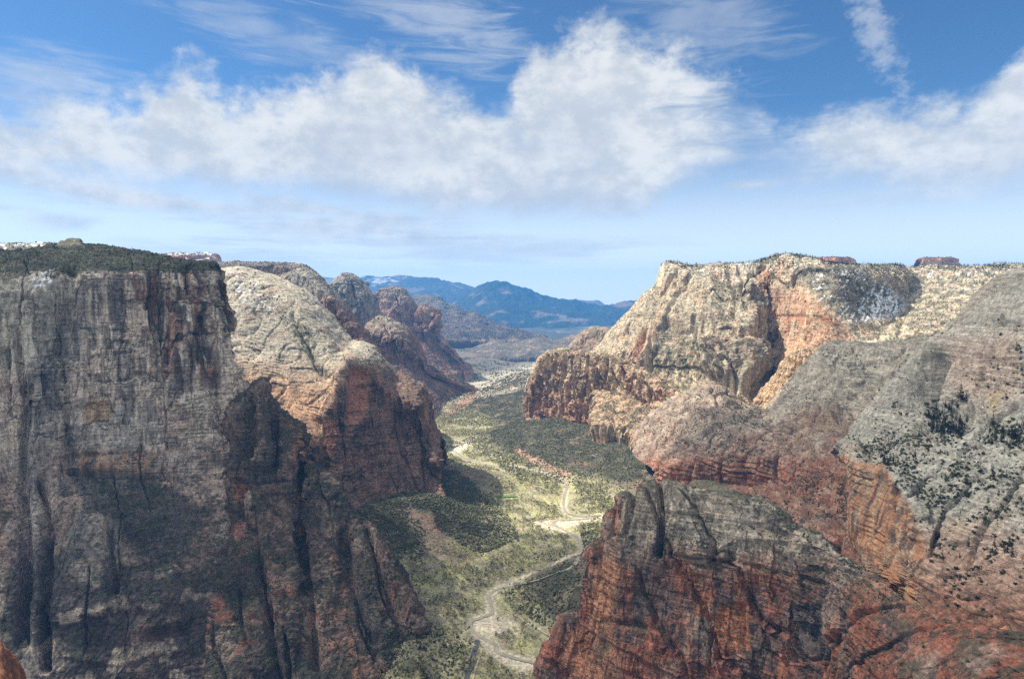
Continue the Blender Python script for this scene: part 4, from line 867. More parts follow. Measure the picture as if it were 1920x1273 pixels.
loft('orange_corner_mountain', [
    [(-120,1140,700),(-60,1165,690),(-20,1195,685),(0,1208,680),(10,1222,680),(16,1250,680),(24,1300,675)],
    [(-120,1220,660),(-60,1240,655),(-20,1255,650),(0,1265,650),(8,1275,650),(14,1290,655),(22,1320,660)],
    [(-120,1340,600),(-60,1340,600),(-20,1340,610),(0,1340,615),(8,1340,620),(14,1340,625),(22,1345,630)]],
    'orange rock corner at the lower left edge, nearest of the left rocks', 'cliff', ROCK, 60, 90, cliff_disp(4, 20, 6, 3, 40, 2, 12, 570, 1.5), col_corner, back=((60, -60), (160, -200)), wrap_r=((40, 40), (90, 120)))
# ------------------------------------------------------------------ valley floor and hills
CTRL = [  # (px, py, z) of ground seen in the photograph
 (900,1250,0),(880,1180,2),(960,1150,2),(1000,1230,0),(760,1080,10),(850,1035,9),(1000,1050,3),(1080,1000,3),(1110,955,3),(950,930,5),(1040,900,10),(860,850,-3),(900,860,0),(830,840,-5),
 (740,950,70),(780,960,60),(826,935,82),(870,962,42),(900,992,24),(940,1012,8),(960,990,6),(800,1015,28),(850,1060,6),(760,1045,18),(850,882,58),(876,902,38),(905,928,18),(930,955,8),(700,1000,70),
 (940,1112,4),(1020,1085,40),(1090,1045,85),(1090,1130,62),(1040,1180,14),(980,1135,8),(1140,1040,100),(1140,1150,80),(1070,1170,30),
 (800,1165,20),(820,1225,14),(860,1250,6),(790,1262,12),(840,1195,10),(790,1215,26),
 (1040,805,90),(1060,822,66),(1000,792,85),(1120,838,64),(1200,830,85),(880,830,2),(930,870,4),(965,850,26),(1050,892,14),(1130,870,42),(1090,905,10),(1200,905,42),(1230,870,75),(1150,940,8),(950,812,52),(920,815,30),(1250,960,20),
 (835,782,-8),(870,757,30),(920,727,70),(960,706,92),(1010,690,112),(850,800,-12),(930,802,14),(990,778,72),(820,790,-12),(800,812,-10),(1060,690,140),(1100,700,200),
 (895,740,-40),(930,714,-52),(880,715,-50),(900,690,-62),(1000,668,-72),(1050,650,-80),(800,690,60),(850,685,0),(900,650,-85),(1000,640,-95),(1100,640,-95),(820,660,0),
 (700,1273,-20),(560,1260,-40),(300,1260,-60),(0,1260,-60),(800,1273,0),(1300,1100,30),(1600,1100,100),(1300,900,120),(1500,1000,150),(1190,1250,10),(1080,1273,0),
 (700,800,60),(600,900,40),(500,1000,40),(640,1100,40),(300,900,0),(1300,750,160),(1500,700,250),
]
cw = np.array([at_z(*c) for c in CTRL])
extra = np.array([(-9000,14000,-60),(9000,14000,-60),(0,14000,-100),(-5000,9000,150),(5000,9000,100),(-3000,5500,150),(3500,5000,200),(0,30000,-60),(-20000,30000,0),(20000,30000,0),(-900,600,-60),(900,600,60),(0,600,-5),(0,60,-5),
                  (-60,60,-5),(60,60,-5),(-2500,2500,100),(2500,2500,150),(-2000,1200,0),(2000,1200,100),(0,50000,-60),(-40000,50000,0),(40000,50000,0)], float)
cw = np.concatenate([cw, extra])
def tcoord(x, y): return np.stack([x / y, np.log(y)], -1)
_Tc = tcoord(cw[:, 0], cw[:, 1]); _c2 = .012**2
_D = np.sqrt(((_Tc[:, None] - _Tc[None])**2).sum(-1) + _c2)
_n = len(cw)
_A = np.zeros((_n + 1, _n + 1)); _A[:_n, :_n] = -_D - 0 * np.eye(_n); _A[:_n, _n] = 1; _A[_n, :_n] = 1
_A[:_n, :_n] -= 1e-3 * np.eye(_n)
_w = np.linalg.solve(_A, np.concatenate([cw[:, 2], [0]]))

def base_h(x, y):
    T = tcoord(x, y)
    if T.ndim == 3 and T.shape[0] > 400:      # smooth: solve it on every fourth line of the big grid, then fill in
        ii = np.unique(np.r_[0:T.shape[0]:4, T.shape[0] - 1]); jj = np.unique(np.r_[0:T.shape[1]:4, T.shape[1] - 1])
        q = base_h(x[np.ix_(ii, jj)].reshape(-1), y[np.ix_(ii, jj)].reshape(-1)).reshape(len(ii), len(jj))
        a = np.array([np.interp(np.arange(T.shape[1]), jj, r) for r in q])
        return np.array([np.interp(np.arange(T.shape[0]), ii, c_) for c_ in a.T]).T
    h = np.full(T.shape[:-1], _w[-1])
    for k in range(_n):
        h -= _w[k] * np.sqrt((T[..., 0] - _Tc[k, 0])**2 + (T[..., 1] - _Tc[k, 1])**2 + _c2)
    return np.clip(h, -130, 260)

RIVER = [(850,822),(872,828),(846,840),(858,850),(880,862),(960,878),(1030,895),(1062,908),(1058,930),(1057,950),(1065,962),(1090,968),(1125,966),(1092,973),(1045,976),(1040,984),(1060,994),(1080,1006),(1088,1022),(1092,1044),(1075,1062),(1020,1084),(960,1098),(930,1106),(917,1118),(921,1134),(922,1150),(900,1158),(882,1166),(886,1182),(905,1196),(928,1208),(933,1222),(960,1232),(1005,1244),(1040,1256),(1080,1262)]
def world_line(pts, z=2.0, step=6):
    W = np.array([at_z(px, py, z) for px, py in pts])[:, :2]
    seg = np.maximum(np.hypot(*np.diff(W, axis=0).T), 1)
    n = max(int(seg.sum() / step), 8)
    Q = cr(W, seg, n, .5)
    return Q
river_w = world_line(RIVER)
def dist_w(x, y, Q):
    d = np.full(x.shape, 1e9)
    m = (y < 4200) & (y > 1000) & (np.abs(x) < 500)
    xs, ys = x[m], y[m]
    dm = np.full(xs.shape, 1e9)
    for a in Q[::4]:
        dm = np.minimum(dm, (xs - a[0])**2 + (ys - a[1])**2)
    d[m] = np.sqrt(dm)
    return d

def ground_h(x, y):
    h = base_h(x, y)
    P = np.stack([x, y, x * 0], -1)
    slope = sstep(np.abs(h - 2), 6, 40)
    h = h + slope * 9 * fbm(P, 120, 4, 601) * sstep(y, 0, 900)
    h = h + slope * 7 * (billow(P, 70, 2, 605) - .3)
    far = sstep(y, 5500, 7500)
    h = h + far * (90 * fbm(P, 900, 4, 607) + (110 + 120 * sstep(y, 8500, 11500)) * (.4 - billow(P, 800, 5, 609)) * sstep(y, 6000, 9000)) * (1 - .8 * sstep(y, 14000, 20000))
    return h

nu, nv = 900, 1100
us = np.concatenate([np.linspace(-1.2, -.75, 24)[:-1], np.linspace(-.75, .75, nu), np.linspace(.75, 1.2, 24)[1:]])
vs = np.concatenate([np.linspace(math.log(40), math.log(850), 40)[:-1], np.linspace(math.log(850), math.log(11000), nv), np.linspace(math.log(11000), math.log(29000), 60)[1:]])
U, V = np.meshgrid(us, vs[::-1])
Yg = np.exp(V); Xg = U * Yg
Hg = ground_h(Xg, Yg)
RD = dist_w(Xg, Yg, river_w)
Hg = Hg - 1.5 * np.exp(-(RD / 14)**2) * (Yg < 4200)
GP = np.stack([Xg, Yg, Hg], -1)

def ground_at(x, y):
    """height of the built ground mesh"""
    u = np.interp(np.asarray(x) / np.asarray(y), us, np.arange(len(us)))
    v = np.interp(np.log(y), vs, np.arange(len(vs)))
    v = len(vs) - 1 - v
    i = np.clip(v.astype(int), 0, len(vs) - 2); j = np.clip(u.astype(int), 0, len(us) - 2)
    a, b = v - i, u - j
    return (Hg[i, j] * (1-a) + Hg[i+1, j] * a) * (1-b) + (Hg[i, j+1] * (1-a) + Hg[i+1, j+1] * a) * b

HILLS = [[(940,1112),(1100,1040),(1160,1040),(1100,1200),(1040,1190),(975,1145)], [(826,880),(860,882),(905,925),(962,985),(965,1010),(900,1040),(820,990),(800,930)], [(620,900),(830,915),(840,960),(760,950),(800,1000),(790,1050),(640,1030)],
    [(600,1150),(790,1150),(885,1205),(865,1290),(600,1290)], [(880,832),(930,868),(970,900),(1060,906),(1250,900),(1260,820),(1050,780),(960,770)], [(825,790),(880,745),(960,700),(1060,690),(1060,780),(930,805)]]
def ground_cols():
    P = GP; N = grid_normals(P)
    px, py = project(P)
    flat = (1 - sstep(np.abs(base_h(Xg, Yg) - 2), 8, 30)) * sstep(4300 - Yg, -300, 300)
    b = np.broadcast_to(C_(.20, .165, .115), P.shape).copy()
    b = mix(b, C_(.13, .125, .08), .7 * sstep(fbm(P, 60, 4, 621), -.15, .2))
    b = blotch(b, P, 622, C_(.32, .19, .13), .7, 120, .12, .32)
    fl = np.broadcast_to(C_(.37, .345, .20), P.shape).copy()
    fl = mix(fl, C_(.43, .41, .19), .8 * sstep(fbm(P, 90, 4, 624), -.02, .2))
    fl = mix(fl, C_(.36, .30, .21), .7 * sstep(fbm(P, 70, 4, 625), .08, .25))
    fl = mix(fl, C_(.20, .17, .12), .5 * sstep(fbm(P, 30, 3, 626), .1, .3))
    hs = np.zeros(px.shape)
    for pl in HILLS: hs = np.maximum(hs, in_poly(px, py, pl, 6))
    b = mix(b, C_(.075, .075, .048), .9 * hs * sstep(fbm(P, 50, 3, 637), -.5, .1))  # dark scrub litter; the talus shade is also put into this colour
    b = mix(b, fl, flat)
    sand = in_poly(px, py, [(878,1158),(905,1148),(962,1162),(975,1185),(960,1200),(935,1192),(930,1214),(1015,1236),(1040,1262),(985,1266),(915,1222),(890,1195)], 4) * .55 + in_poly(px, py, [(995,978),(1020,972),(1060,976),(1130,962),(1140,968),(1085,985),(1060,990),(1035,984),(1045,994),(1010,990)], 3) \
        + in_poly(px, py, [(884,1160),(905,1152),(925,1156),(958,1168),(960,1178),(936,1188),(900,1180)], 3) + in_poly(px, py, [(925,1228),(960,1226),(1010,1240),(1020,1256),(985,1256),(945,1244)], 3) \
        + in_poly(px, py, [(838,838),(870,826),(892,826),(866,846),(850,852)], 3) + in_poly(px, py, [(912,1118),(926,1110),(930,1150),(910,1150)], 3)
    b = mix(b, C_(.62, .54, .41), .92 * np.clip(sand, 0, 1) * sstep(fbm(P, 24, 3, 629), -.6, -.3))
    bank = 1 - sstep(RD + 5 * fbm(P, 30, 2, 639), 9, 17) * (Yg < 4200)
    bank = bank * (.35 + .65 * sstep(fbm(P, 90, 2, 640), -.2, .15))
    b = mix(b, C_(.55, .48, .36), .85 * np.clip(bank * 1.2, 0, 1))
    dirt = in_poly(px, py, [(735,948),(772,946),(800,985),(870,1035),(905,1045),(860,1062),(800,1048),(782,1000)], 8)
    b = mix(b, C_(.28, .21, .15), .75 * dirt)
    b = mix(b, C_(.45, .27, .18), .85 * in_poly(px, py, [(828,775),(850,762),(880,735),(900,738),(870,765),(845,785)], 4))
    b = mix(b, C_(.46, .29, .21), .9 * sstep(6.5 + 5 * noise(sc(P, 25), 632) - dist_line(px + 4 * noise(sc(P, 40), 631), py, [(968,842),(985,856),(1010,864),(1040,882),(1062,890)]), -2, 2))
    far = sstep(Yg, 4400, 6200)
    fc = np.broadcast_to(C_(.18, .155, .12), P.shape).copy()
    fc = mix(fc, C_(.12, .12, .085), .85 * sstep(fbm(P, 300, 5, 633), -.12, .15))
    fc = blotch(fc, P, 635, C_(.30, .19, .15), .4, 500, .08, .3)
    fc = mix(fc, C_(.06, .065, .055), .85 * sstep(Yg, 7500, 11000) * sstep(fbm(P, 700, 4, 638), -.5, -.05))
    wash = in_poly(px, py, [(870,725),(900,705),(960,690),(1030,672),(1060,648),(1080,655),(1010,690),(960,708),(920,726)], 6)
    fc = mix(fc, C_(.46, .41, .30), .9 * wash)
    b = b * (1 - far[..., None]) + fc * far[..., None]
    return b
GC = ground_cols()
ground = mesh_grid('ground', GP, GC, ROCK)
set_props(ground, 'valley floor and hills between the cliffs', 'terrain', 'structure')

def strip(name, pts, width, mat, lift, label, cat, z=2.0, step=5, wob=0, kind='structure'):
    W = []
    for px, py in pts:                      # find the ground under each point
        zz = z
        for _ in range(8):
            g = at_z(px, py, zz); zz = .5 * zz + .5 * float(ground_at(np.array([g[0]]), np.array([g[1]]))[0])
        W.append(at_z(px, py, zz)[:2])
    W = np.array(W); seg = np.maximum(np.hypot(*np.diff(W, axis=0).T), 1)
    Q = cr(W, seg, max(int(seg.sum() / step), 8), .5)
    T = np.gradient(Q, axis=0); T /= np.linalg.norm(T, axis=1)[:, None] + 1e-9
    Nn = np.stack([-T[:, 1], T[:, 0]], 1)
    w = width * (1 + (wob * noise(np.stack([np.arange(len(Q)) / 9., np.zeros(len(Q)), np.zeros(len(Q))], -1), 641) if wob else np.zeros(len(Q))))
    cols = []
    for s in np.linspace(-.5, .5, 5):
        p = Q + Nn * (w * s)[:, None]
        cols.append(np.stack([p[:, 0], p[:, 1], ground_at(p[:, 0], p[:, 1]) + lift], 1))
    cols = np.array(cols)                       # across, along
    zc = cols[:, :, 2].max(0)
    for _ in range(12): zc = np.convolve(np.pad(zc, 1, mode='edge'), [.25, .5, .25], 'valid')
    cols[:, :, 2] = np.maximum(zc[None], cols[:, :, 2])
    o = mesh_grid(name, cols, None, mat)
    if o.data.polygons[0].normal.z < 0: o.data.flip_normals()
    return set_props(o, label, cat, kind)

def simple_mat(name, col, rough=.9, spec=.2, nscale=.2, namt=.5, emit=None):
    m, nt = mat_new(name); n = NT(nt)
    geo = n('ShaderNodeNewGeometry')
    tx = n('ShaderNodeTexNoise', {'Vector': geo.outputs['Position'], 'Scale': nscale, 'Detail': 4, 'Roughness': .65})
    f = n.math('MULTIPLY_ADD', n.ramp(tx.outputs[0], .3, .7), namt, 1 - namt * .5)
    c = n('ShaderNodeVectorMath', {0: col, 3: f}, operation='SCALE').outputs[0]
    b = n('ShaderNodeBsdfPrincipled', {'Base Color': c, 'Roughness': rough, 'Specular IOR Level': spec})
    n('ShaderNodeOutputMaterial', {'Surface': b.outputs[0]})
    return m
WATER = simple_mat('muddy_water', (.30, .265, .19), .35, .35, .05, .35)
ASPH = simple_mat('asphalt', (.075, .075, .08), .85, .3, .3, .3)
TRAIL = simple_mat('trail_dirt', (.45, .37, .28), .95, .1, .2, .4)
LAWN = simple_mat('lawn_green', (.10, .175, .04), .9, .2, .06, .4)
strip('river', RIVER, 9, WATER, .25, 'muddy shallow river winding down the valley floor', 'river', wob=.5)
strip('road', [(895,1200),(892,1212),(888,1225),(883,1245),(877,1262),(868,1295)], 9, ASPH, .35, 'paved grey road at the foot of the dark left slope', 'road', z=8)
strip('road_upper', [(925,965),(935,975),(955,985),(966,1000),(972,1015)], 8, ASPH, .35, 'short stretch of grey road below the shaded slope', 'road', z=8)
strip('path', [(948,1146),(962,1152),(975,1158),(992,1170),(1010,1180),(1030,1192),(1042,1196)], 4, TRAIL, .4, 'pale footpath along the foot of the dark green slope', 'path', z=10)
strip('path_lower', [(866,1200),(880,1206),(902,1216),(896,1240),(886,1275)], 3, TRAIL, .4, 'pale footpath beside the paved road', 'path', z=6)
strip('path_river', [(958,1215),(975,1222),(992,1230)], 3, TRAIL, .4, 'short pale footpath beside the river', 'path', z=3)
strip('lawn', [(928,931),(945,930.5),(968,930)], 24, LAWN, .3, 'small bright green lawn in the valley', 'lawn', z=5)
# ------------------------------------------------------------------ the cloud whose shadow lies over the near cliffs
def build_cloud():
    el, az = SUN_EL, SUN_AZ
    H = 2600.0
    off = H / math.tan(el)
    sx, sy = math.sin(az) * off, math.cos(az) * off
    # outline of the shade on the ground (x, y), carried up to the cloud along the sun's direction
    bm_v, bm_f = [], []
    x0, x1, y0, y1 = -1350., 1900., -1400., 2250.
    nx, ny = 90, 100
    X, Y = np.meshgrid(np.linspace(x0 - 300, x1 + 300, nx), np.linspace(y0, y1 + 250, ny))
    P = np.stack([X, Y, X * 0], -1)
    edge = np.minimum(np.minimum(X - x0, x1 - X), np.minimum(Y - y0, y1 - Y - 200 + 230 * sstep(X, 150, 450))) + 110 * fbm(P, 500, 4, 701)
    h = sstep(edge, 0, 500)
    up = 60 + 420 * h * (.55 + .45 * fbm(P, 500, 4, 703)) + 130 * h * billow(P, 220, 3, 705)
    dn = -30 - 60 * h * (1 + .6 * fbm(P, 400, 3, 707))
    for zz, flip in ((up, False), (dn, True)):
        b = len(bm_v)
        Q = np.stack([X + sx, Y + sy, np.where(edge > 0, zz, 0) + H + CAM_Z - 300], -1).reshape(-1, 3)
        bm_v += Q.tolist()
        ok = edge > 0
        for i in range(ny - 1):
            for j in range(nx - 1):
                if ok[i, j] or ok[i+1, j] or ok[i, j+1] or ok[i+1, j+1]:
                    f = [b + i*nx + j, b + i*nx + j + 1, b + (i+1)*nx + j + 1, b + (i+1)*nx + j]
                    bm_f.append(f[::-1] if flip else f)
    me = bpy.data.meshes.new('cloud'); me.from_pydata(bm_v, [], bm_f)
    me.polygons.foreach_set('use_smooth', [True] * len(me.polygons))
    m, nt = mat_new('cloud_vapour'); n = NT(nt)
    d = n('ShaderNodeBsdfDiffuse', {'Color': (.9, .9, .92, 1)}); t = n('ShaderNodeBsdfTranslucent', {'Color': (.92, .94, .97, 1)})
    mx = n('ShaderNodeMixShader', {0: .65, 1: d.outputs[0], 2: t.outputs[0]})
    tr = n('ShaderNodeBsdfTransparent')
    mx2 = n('ShaderNodeMixShader', {0: .42, 1: tr.outputs[0], 2: mx.outputs[0]})
    n('ShaderNodeOutputMaterial', {'Surface': mx2.outputs[0]})
    me.materials.append(m)
    o = bpy.data.objects.new('cloud', me); scene.collection.objects.link(o)
    set_props(o, 'broad white cloud high above the left, shading the near cliffs', 'cloud', 'stuff')
if CLOUD: build_cloud()
# ------------------------------------------------------------------ plants
def leaf_material(name, base, var):
    m, nt = mat_new(name); n = NT(nt)
    att = n('ShaderNodeAttribute', attribute_name='leaf_color')
    geo = n('ShaderNodeNewGeometry')
    tx = n('ShaderNodeTexNoise', {'Vector': geo.outputs['Position'], 'Scale': .5, 'Detail': 3})
    f = n.math('MULTIPLY_ADD', tx.outputs[0], 1.0, .5)
    c = n('ShaderNodeVectorMath', {0: att.outputs['Color'], 3: f}, operation='SCALE').outputs[0]
    b = n('ShaderNodeBsdfPrincipled', {'Base Color': c, 'Roughness': .9, 'Specular IOR Level': .1})
    n('ShaderNodeOutputMaterial', {'Surface': b.outputs[0]})
    return m
LEAF = leaf_material('plant_leaves', None, None)
BARK = simple_mat('bark', (.11, .085, .065), .95, .1, 1.0, .5)

ICO_V = np.array([(0,0,1)] + [(math.cos(R(72*i)) * .894, math.sin(R(72*i)) * .894, .447) for i in range(5)] + [(math.cos(R(72*i+36)) * .894, math.sin(R(72*i+36)) * .894, -.447) for i in range(5)] + [(0,0,-1)])
ICO_F = [(0,1+i,1+(i+1)%5) for i in range(5)] + [(1+i,6+i,1+(i+1)%5) for i in range(5)] + [(1+(i+1)%5,6+i,6+(i+1)%5) for i in range(5)] + [(11,6+(i+1)%5,6+i) for i in range(5)]
ICO_F = np.array(ICO_F)

def lump(sd_, tall=.8):
    r = np.random.default_rng(sd_)
    v = ICO_V * (1 + .38 * r.normal(size=(12, 1))) + .12 * r.normal(size=(12, 3))
    v[:, 2] = np.maximum(v[:, 2] * tall + tall * .75, -.15)
    return v * .5, ICO_F

def leafball(sd_, n, rx, rz, z0, size, shape='round'):
    """crown of many loose leaf-clump faces"""
    r = np.random.default_rng(sd_)
    V, Fc = [], []
    lobes = [(r.normal(size=3) * np.array([.45, .45, .4]), r.uniform(.45, .7)) for _ in range(6)]
    for i in range(n):
        if shape == 'round':
            c, rad = lobes[i % 6]
            d = r.normal(size=3); d /= np.linalg.norm(d)
            p = (c + d * rad * r.uniform(.55, 1)) * np.array([rx, rx, rz]) + np.array([0, 0, z0])
        else:                                     # conifer: whorls that shorten to the tip
            t = r.uniform(0, 1)**1.25
            a = r.uniform(0, 2 * math.pi)
            rr = rx * (1 - t) * (.55 + .45 * abs(math.sin(t * 16 + a * .5))) * r.uniform(.35, 1) + .05 * rx
            p = np.array([math.cos(a) * rr, math.sin(a) * rr, z0 + t * rz - .18 * rr])
        s = size * r.uniform(.6, 1.3)
        if shape != 'round': s *= (1.15 - .75 * (p[2] - z0) / rz)
        A = r.normal(size=(3, 3)); A /= np.linalg.norm(A, axis=1)[:, None]
        if shape != 'round': A[:, 2] *= .55
        b = len(V)
        V += [p + A[0] * s, p + A[1] * s, p + A[2] * s, p - (A[0] + A[1]) * s * .6]
        Fc += [(b, b+1, b+2), (b, b+3, b+1), (b, b+2, b+3)]
    return np.array(V), np.array(Fc)

def mesh_from(name, V, Fc, mat, col=None):
    me = bpy.data.meshes.new(name)
    V = np.asarray(V, F32); Fc = np.asarray(Fc, np.int32)
    me.vertices.add(len(V)); me.vertices.foreach_set('co', V.reshape(-1))
    me.loops.add(Fc.size); me.loops.foreach_set('vertex_index', np.ascontiguousarray(Fc.reshape(-1)))
    me.polygons.add(len(Fc)); me.polygons.foreach_set('loop_start', np.arange(0, Fc.size, Fc.shape[1], dtype=np.int32))
    me.update(calc_edges=True)
    if col is not None:
        c = np.ones((len(V), 4), F32); c[:, :3] = col
        me.color_attributes.new('leaf_color', 'FLOAT_COLOR', 'POINT').data.foreach_set('color', c.reshape(-1))
    me.materials.append(mat)
    return me

def mass(name, pos, size, templates, colors, label, cat):
    """one uncountable mass of small plants"""
    n = len(pos)
    pick = rng.integers(0, len(templates), n); ang = rng.uniform(0, 2 * math.pi, n)
    sxy = size * rng.uniform(.8, 1.25, n); sz = size * rng.uniform(.75, 1.3, n)
    VV, FF, CC, off = [], [], [], 0
    for k, (tv, tf) in enumerate(templates):
        m = np.where(pick == k)[0]
        if not len(m): continue
        c, s = np.cos(ang[m])[:, None], np.sin(ang[m])[:, None]
        x = (tv[None, :, 0] * c - tv[None, :, 1] * s) * sxy[m][:, None] + pos[m][:, 0:1]
        y = (tv[None, :, 0] * s + tv[None, :, 1] * c) * sxy[m][:, None] + pos[m][:, 1:2]
        z = tv[None, :, 2] * sz[m][:, None] + pos[m][:, 2:3]
        VV.append(np.stack([x, y, z], -1).reshape(-1, 3))
        FF.append((tf[None] + (np.arange(len(m)) * len(tv))[:, None, None] + off).reshape(-1, 3))
        CC.append(np.repeat(colors[m], len(tv), 0))
        off += len(m) * len(tv)
    o = bpy.data.objects.new(name, mesh_from(name, np.concatenate(VV), np.concatenate(FF), LEAF, np.concatenate(CC)))
    scene.collection.objects.link(o)
    return set_props(o, label, cat, 'stuff')

# what can be seen from the look-out: a coarse depth map of the built rock
ZB = np.full((680, 1300), 1e9)
def splat(P):
    x, y = project(P); d = P[..., 1]
    i = (y / 2).astype(int); j = (x / 2 + 150).astype(int)
    m = (i >= 0) & (i < 680) & (j >= 0) & (j < 1300) & (d > 50)
    np.minimum.at(ZB, (i[m], j[m]), d[m])
for c in FORMS.values(): splat(c['P'])
splat(GP)
ZB = np.minimum(ZB, np.roll(ZB, 1, 0))
def seen(pos, top=0.0):
    q = pos.copy(); q[:, 2] += top
    x, y = project(q)
    i = (y / 2).astype(int); j = (x / 2 + 150).astype(int)
    ok = (i >= 0) & (i < 675) & (j >= 10) & (j < 1260)
    z = ZB[np.clip(i, 0, 679), np.clip(j, 0, 1299)]
    return ok & (pos[:, 1] < z * 1.02 + 12)

def framed(p):
    x, y = project(p)
    return (x > 8) & (x < 1912) & (y > 8) & (y < 1262)

def sample(P, N, dens, n):
    """n spots on a built surface, spread by area x dens"""
    a = np.linalg.norm(np.cross(np.diff(P, axis=1)[:-1], np.diff(P, axis=0)[:, :-1]), axis=-1)
    w = (a * dens[:-1, :-1]).reshape(-1); w = np.maximum(w, 0)
    if w.sum() <= 0: return np.zeros((0, 3))
    k = rng.choice(len(w), n, p=w / w.sum())
    i, j = k // (P.shape[1] - 1), k % (P.shape[1] - 1)
    u, v = rng.uniform(size=(2, n))
    return P[i, j] + (P[i, j+1] - P[i, j]) * u[:, None] + (P[i+1, j] - P[i, j]) * v[:, None]

GN = grid_normals(GP); gpx, gpy = project(GP)
def poly_sum(px, py, polys):
    d = np.zeros(px.shape)
    for pts, v in polys: d = np.maximum(d, v * in_poly(px, py, pts, 4))
    return d
shr, shs, shn = [], [], []           # scrub spots and sizes
def scrub(P, N, dens, n, lo, hi, vis=True, src='ground'):
    p = sample(P, N, dens, n)
    s = lo + (hi - lo) * rng.uniform(size=len(p))**2.6
    if vis:
        k = seen(p, 2.0); p, s = p[k], s[k]
    p[:, 2] -= .12 * s
    shr.append(p); shs.append(s); shn.extend([src] * len(p))
m_near = (gpy > 600) & (GP[..., 1] < 6500)
clump = sstep(fbm(GP, 70, 3, 801), -.35, .3)
steepg = sstep(1 - GN[..., 2], .004, .05)
hillside = poly_sum(gpx, gpy, [
    ([(940,1112),(1100,1040),(1160,1040),(1100,1200),(1040,1190),(975,1145)], 2.2),
    ([(840,840),(880,832),(930,868),(970,900),(1060,906),(1100,912),(1250,900),(1260,820),(1050,780),(960,770)], 1.6),
    ([(1085,905),(1250,890),(1250,980),(1090,950)], 1.0), ([(1085,985),(1140,960),(1140,1040),(1095,1045)], 1.4),
    ([(826,880),(860,882),(905,925),(962,985),(965,1010),(900,1040),(820,990),(800,930)], 4.5), ([(620,900),(830,915),(840,960),(760,950),(800,1000),(790,1050),(640,1030)], 3.6),
    ([(600,1150),(790,1150),(885,1205),(865,1290),(600,1290)], 1.5), ([(800,730),(900,735),(830,790),(800,800)], .8),
    ([(825,790),(880,745),(960,700),(1060,690),(1060,780),(930,805)], 1.3)])
scrub(GP, GN, hillside * (.35 + clump) * m_near, 68000, 2.6, 6.5)
scrub(GP, GN, (.25 + clump) * m_near * (gpx > 640) * (gpx < 1300) * steepg * .6, 9000, 2.5, 5.5)
scrub(GP, GN, sstep(fbm(GP, 200, 3, 803), -.1, .3) * (GP[..., 1] > 4400) * (GP[..., 1] < 10500) * (np.abs(gpx - 930) < 220), 12000, 7, 15)
def onform(name, dens, n, lo, hi):
    c = FORMS[name]
    fl = dens(c['qx'], c['qy'], c['N'], c['P'])
    scrub(c['P'], c['N'], fl, n, lo, hi, src=name)
nz1 = lambda P, l, s: sstep(fbm(P, l, 3, s), -.2, .25)
SLOPE_D = lambda x, y, N, P: (.12 + nz1(P, 45, 811)) * (.25 + poly_sum(x, y, [([(1600,850),(1660,800),(1720,760),(1800,735),(1840,800),(2110,740),(2110,930),(1760,960),(1690,930)], 1.5), ([(1690,900),(2110,880),(2110,1100),(1760,1100)], .8), ([(1850,600),(2110,590),(2110,700),(1870,740)], .5)])) \
    * (1 - in_poly(x, y, [(1586,850),(1602,870),(1655,868),(1682,915),(1712,960),(1735,1030),(1730,1150),(1586,1015)], 4)) * sstep(y - .3 * (1900 - x), 560, 720) * sstep(N[..., 2], .2, .4)
onform('right_slope_mountain', SLOPE_D, 8200, 1.0, 6.2)
onform('grey_shoulder_mountain', lambda x, y, N, P: nz1(P, 60, 813) * (.12 + 1.2 * in_poly(x, y, [(1190,800),(1330,725),(1440,775),(1430,850),(1240,865)], 10) + poly_sum(x, y, [([(1530,650),(1660,655),(1640,720),(1540,720)], .6), ([(1330,735),(1450,760),(1400,830),(1300,800)], .7), ([(1480,890),(1590,880),(1590,1010),(1460,960)], 3.0)])) * sstep(N[..., 2], .25, .5), 7500, 1.6, 5)
onform('right_foreground_wall_mountain', lambda x, y, N, P: nz1(P, 30, 815) * (sstep(N[..., 2], .35, .6) + .02) * (1 + 2 * poly_sum(x, y, [([(1400,930),(1500,975),(1600,1040),(1740,1130),(1700,1180),(1560,1090),(1420,990)], 1)])), 5200, 1.0, 3.6)
onform('white_dome_mountain', lambda x, y, N, P: nz1(P, 60, 817) * (.15 + 1.5 * poly_sum(x, y, [([(520,590),(575,610),(604,690),(590,702),(560,640)], 1), ([(440,505),(500,525),(560,570),(500,600)], .5), ([(640,665),(690,675),(640,760)], .8)])) * sstep(N[..., 2], .3, .6), 2600, 2, 5.5)
onform('left_cliff_mountain', lambda x, y, N, P: (.4 + nz1(P, 40, 819)) * (1.6 * sstep(520 - y, 0, 12) + sstep(N[..., 2], .35, .6) * .9 + 1.3 * in_poly(x, y, [(60,505),(130,505),(90,560),(50,560)], 5) + .5 * in_poly(x, y, [(125,890),(230,878),(330,920),(400,960),(310,1060),(240,1010),(170,960)], 10)), 9000, 1.4, 5)
onform('left_buttress_mountain', lambda x, y, N, P: nz1(P, 40, 821) * (sstep(N[..., 2], .3, .55) + .6 * poly_sum(x, y, [([(452,745),(478,740),(485,830),(450,840)], 2), ([(555,880),(585,880),(585,1000),(555,1000)], 2)])), 5000, 1.6, 5)
onform('orange_cliff_mountain', lambda x, y, N, P: nz1(P, 60, 823) * sstep(N[..., 2], .3, .6), 4000, 2.5, 6)
onform('pale_summit_mountain', lambda x, y, N, P: (.15 + nz1(P, 80, 825)) * (sstep(N[..., 2], .35, .6) * (1 + 1.2 * poly_sum(x, y, [([(1240,620),(1330,640),(1290,740),(1180,740)], 1), ([(1500,500),(1620,510),(1620,600),(1560,590)], 1)]))) , 11000, 2.5, 6.5)
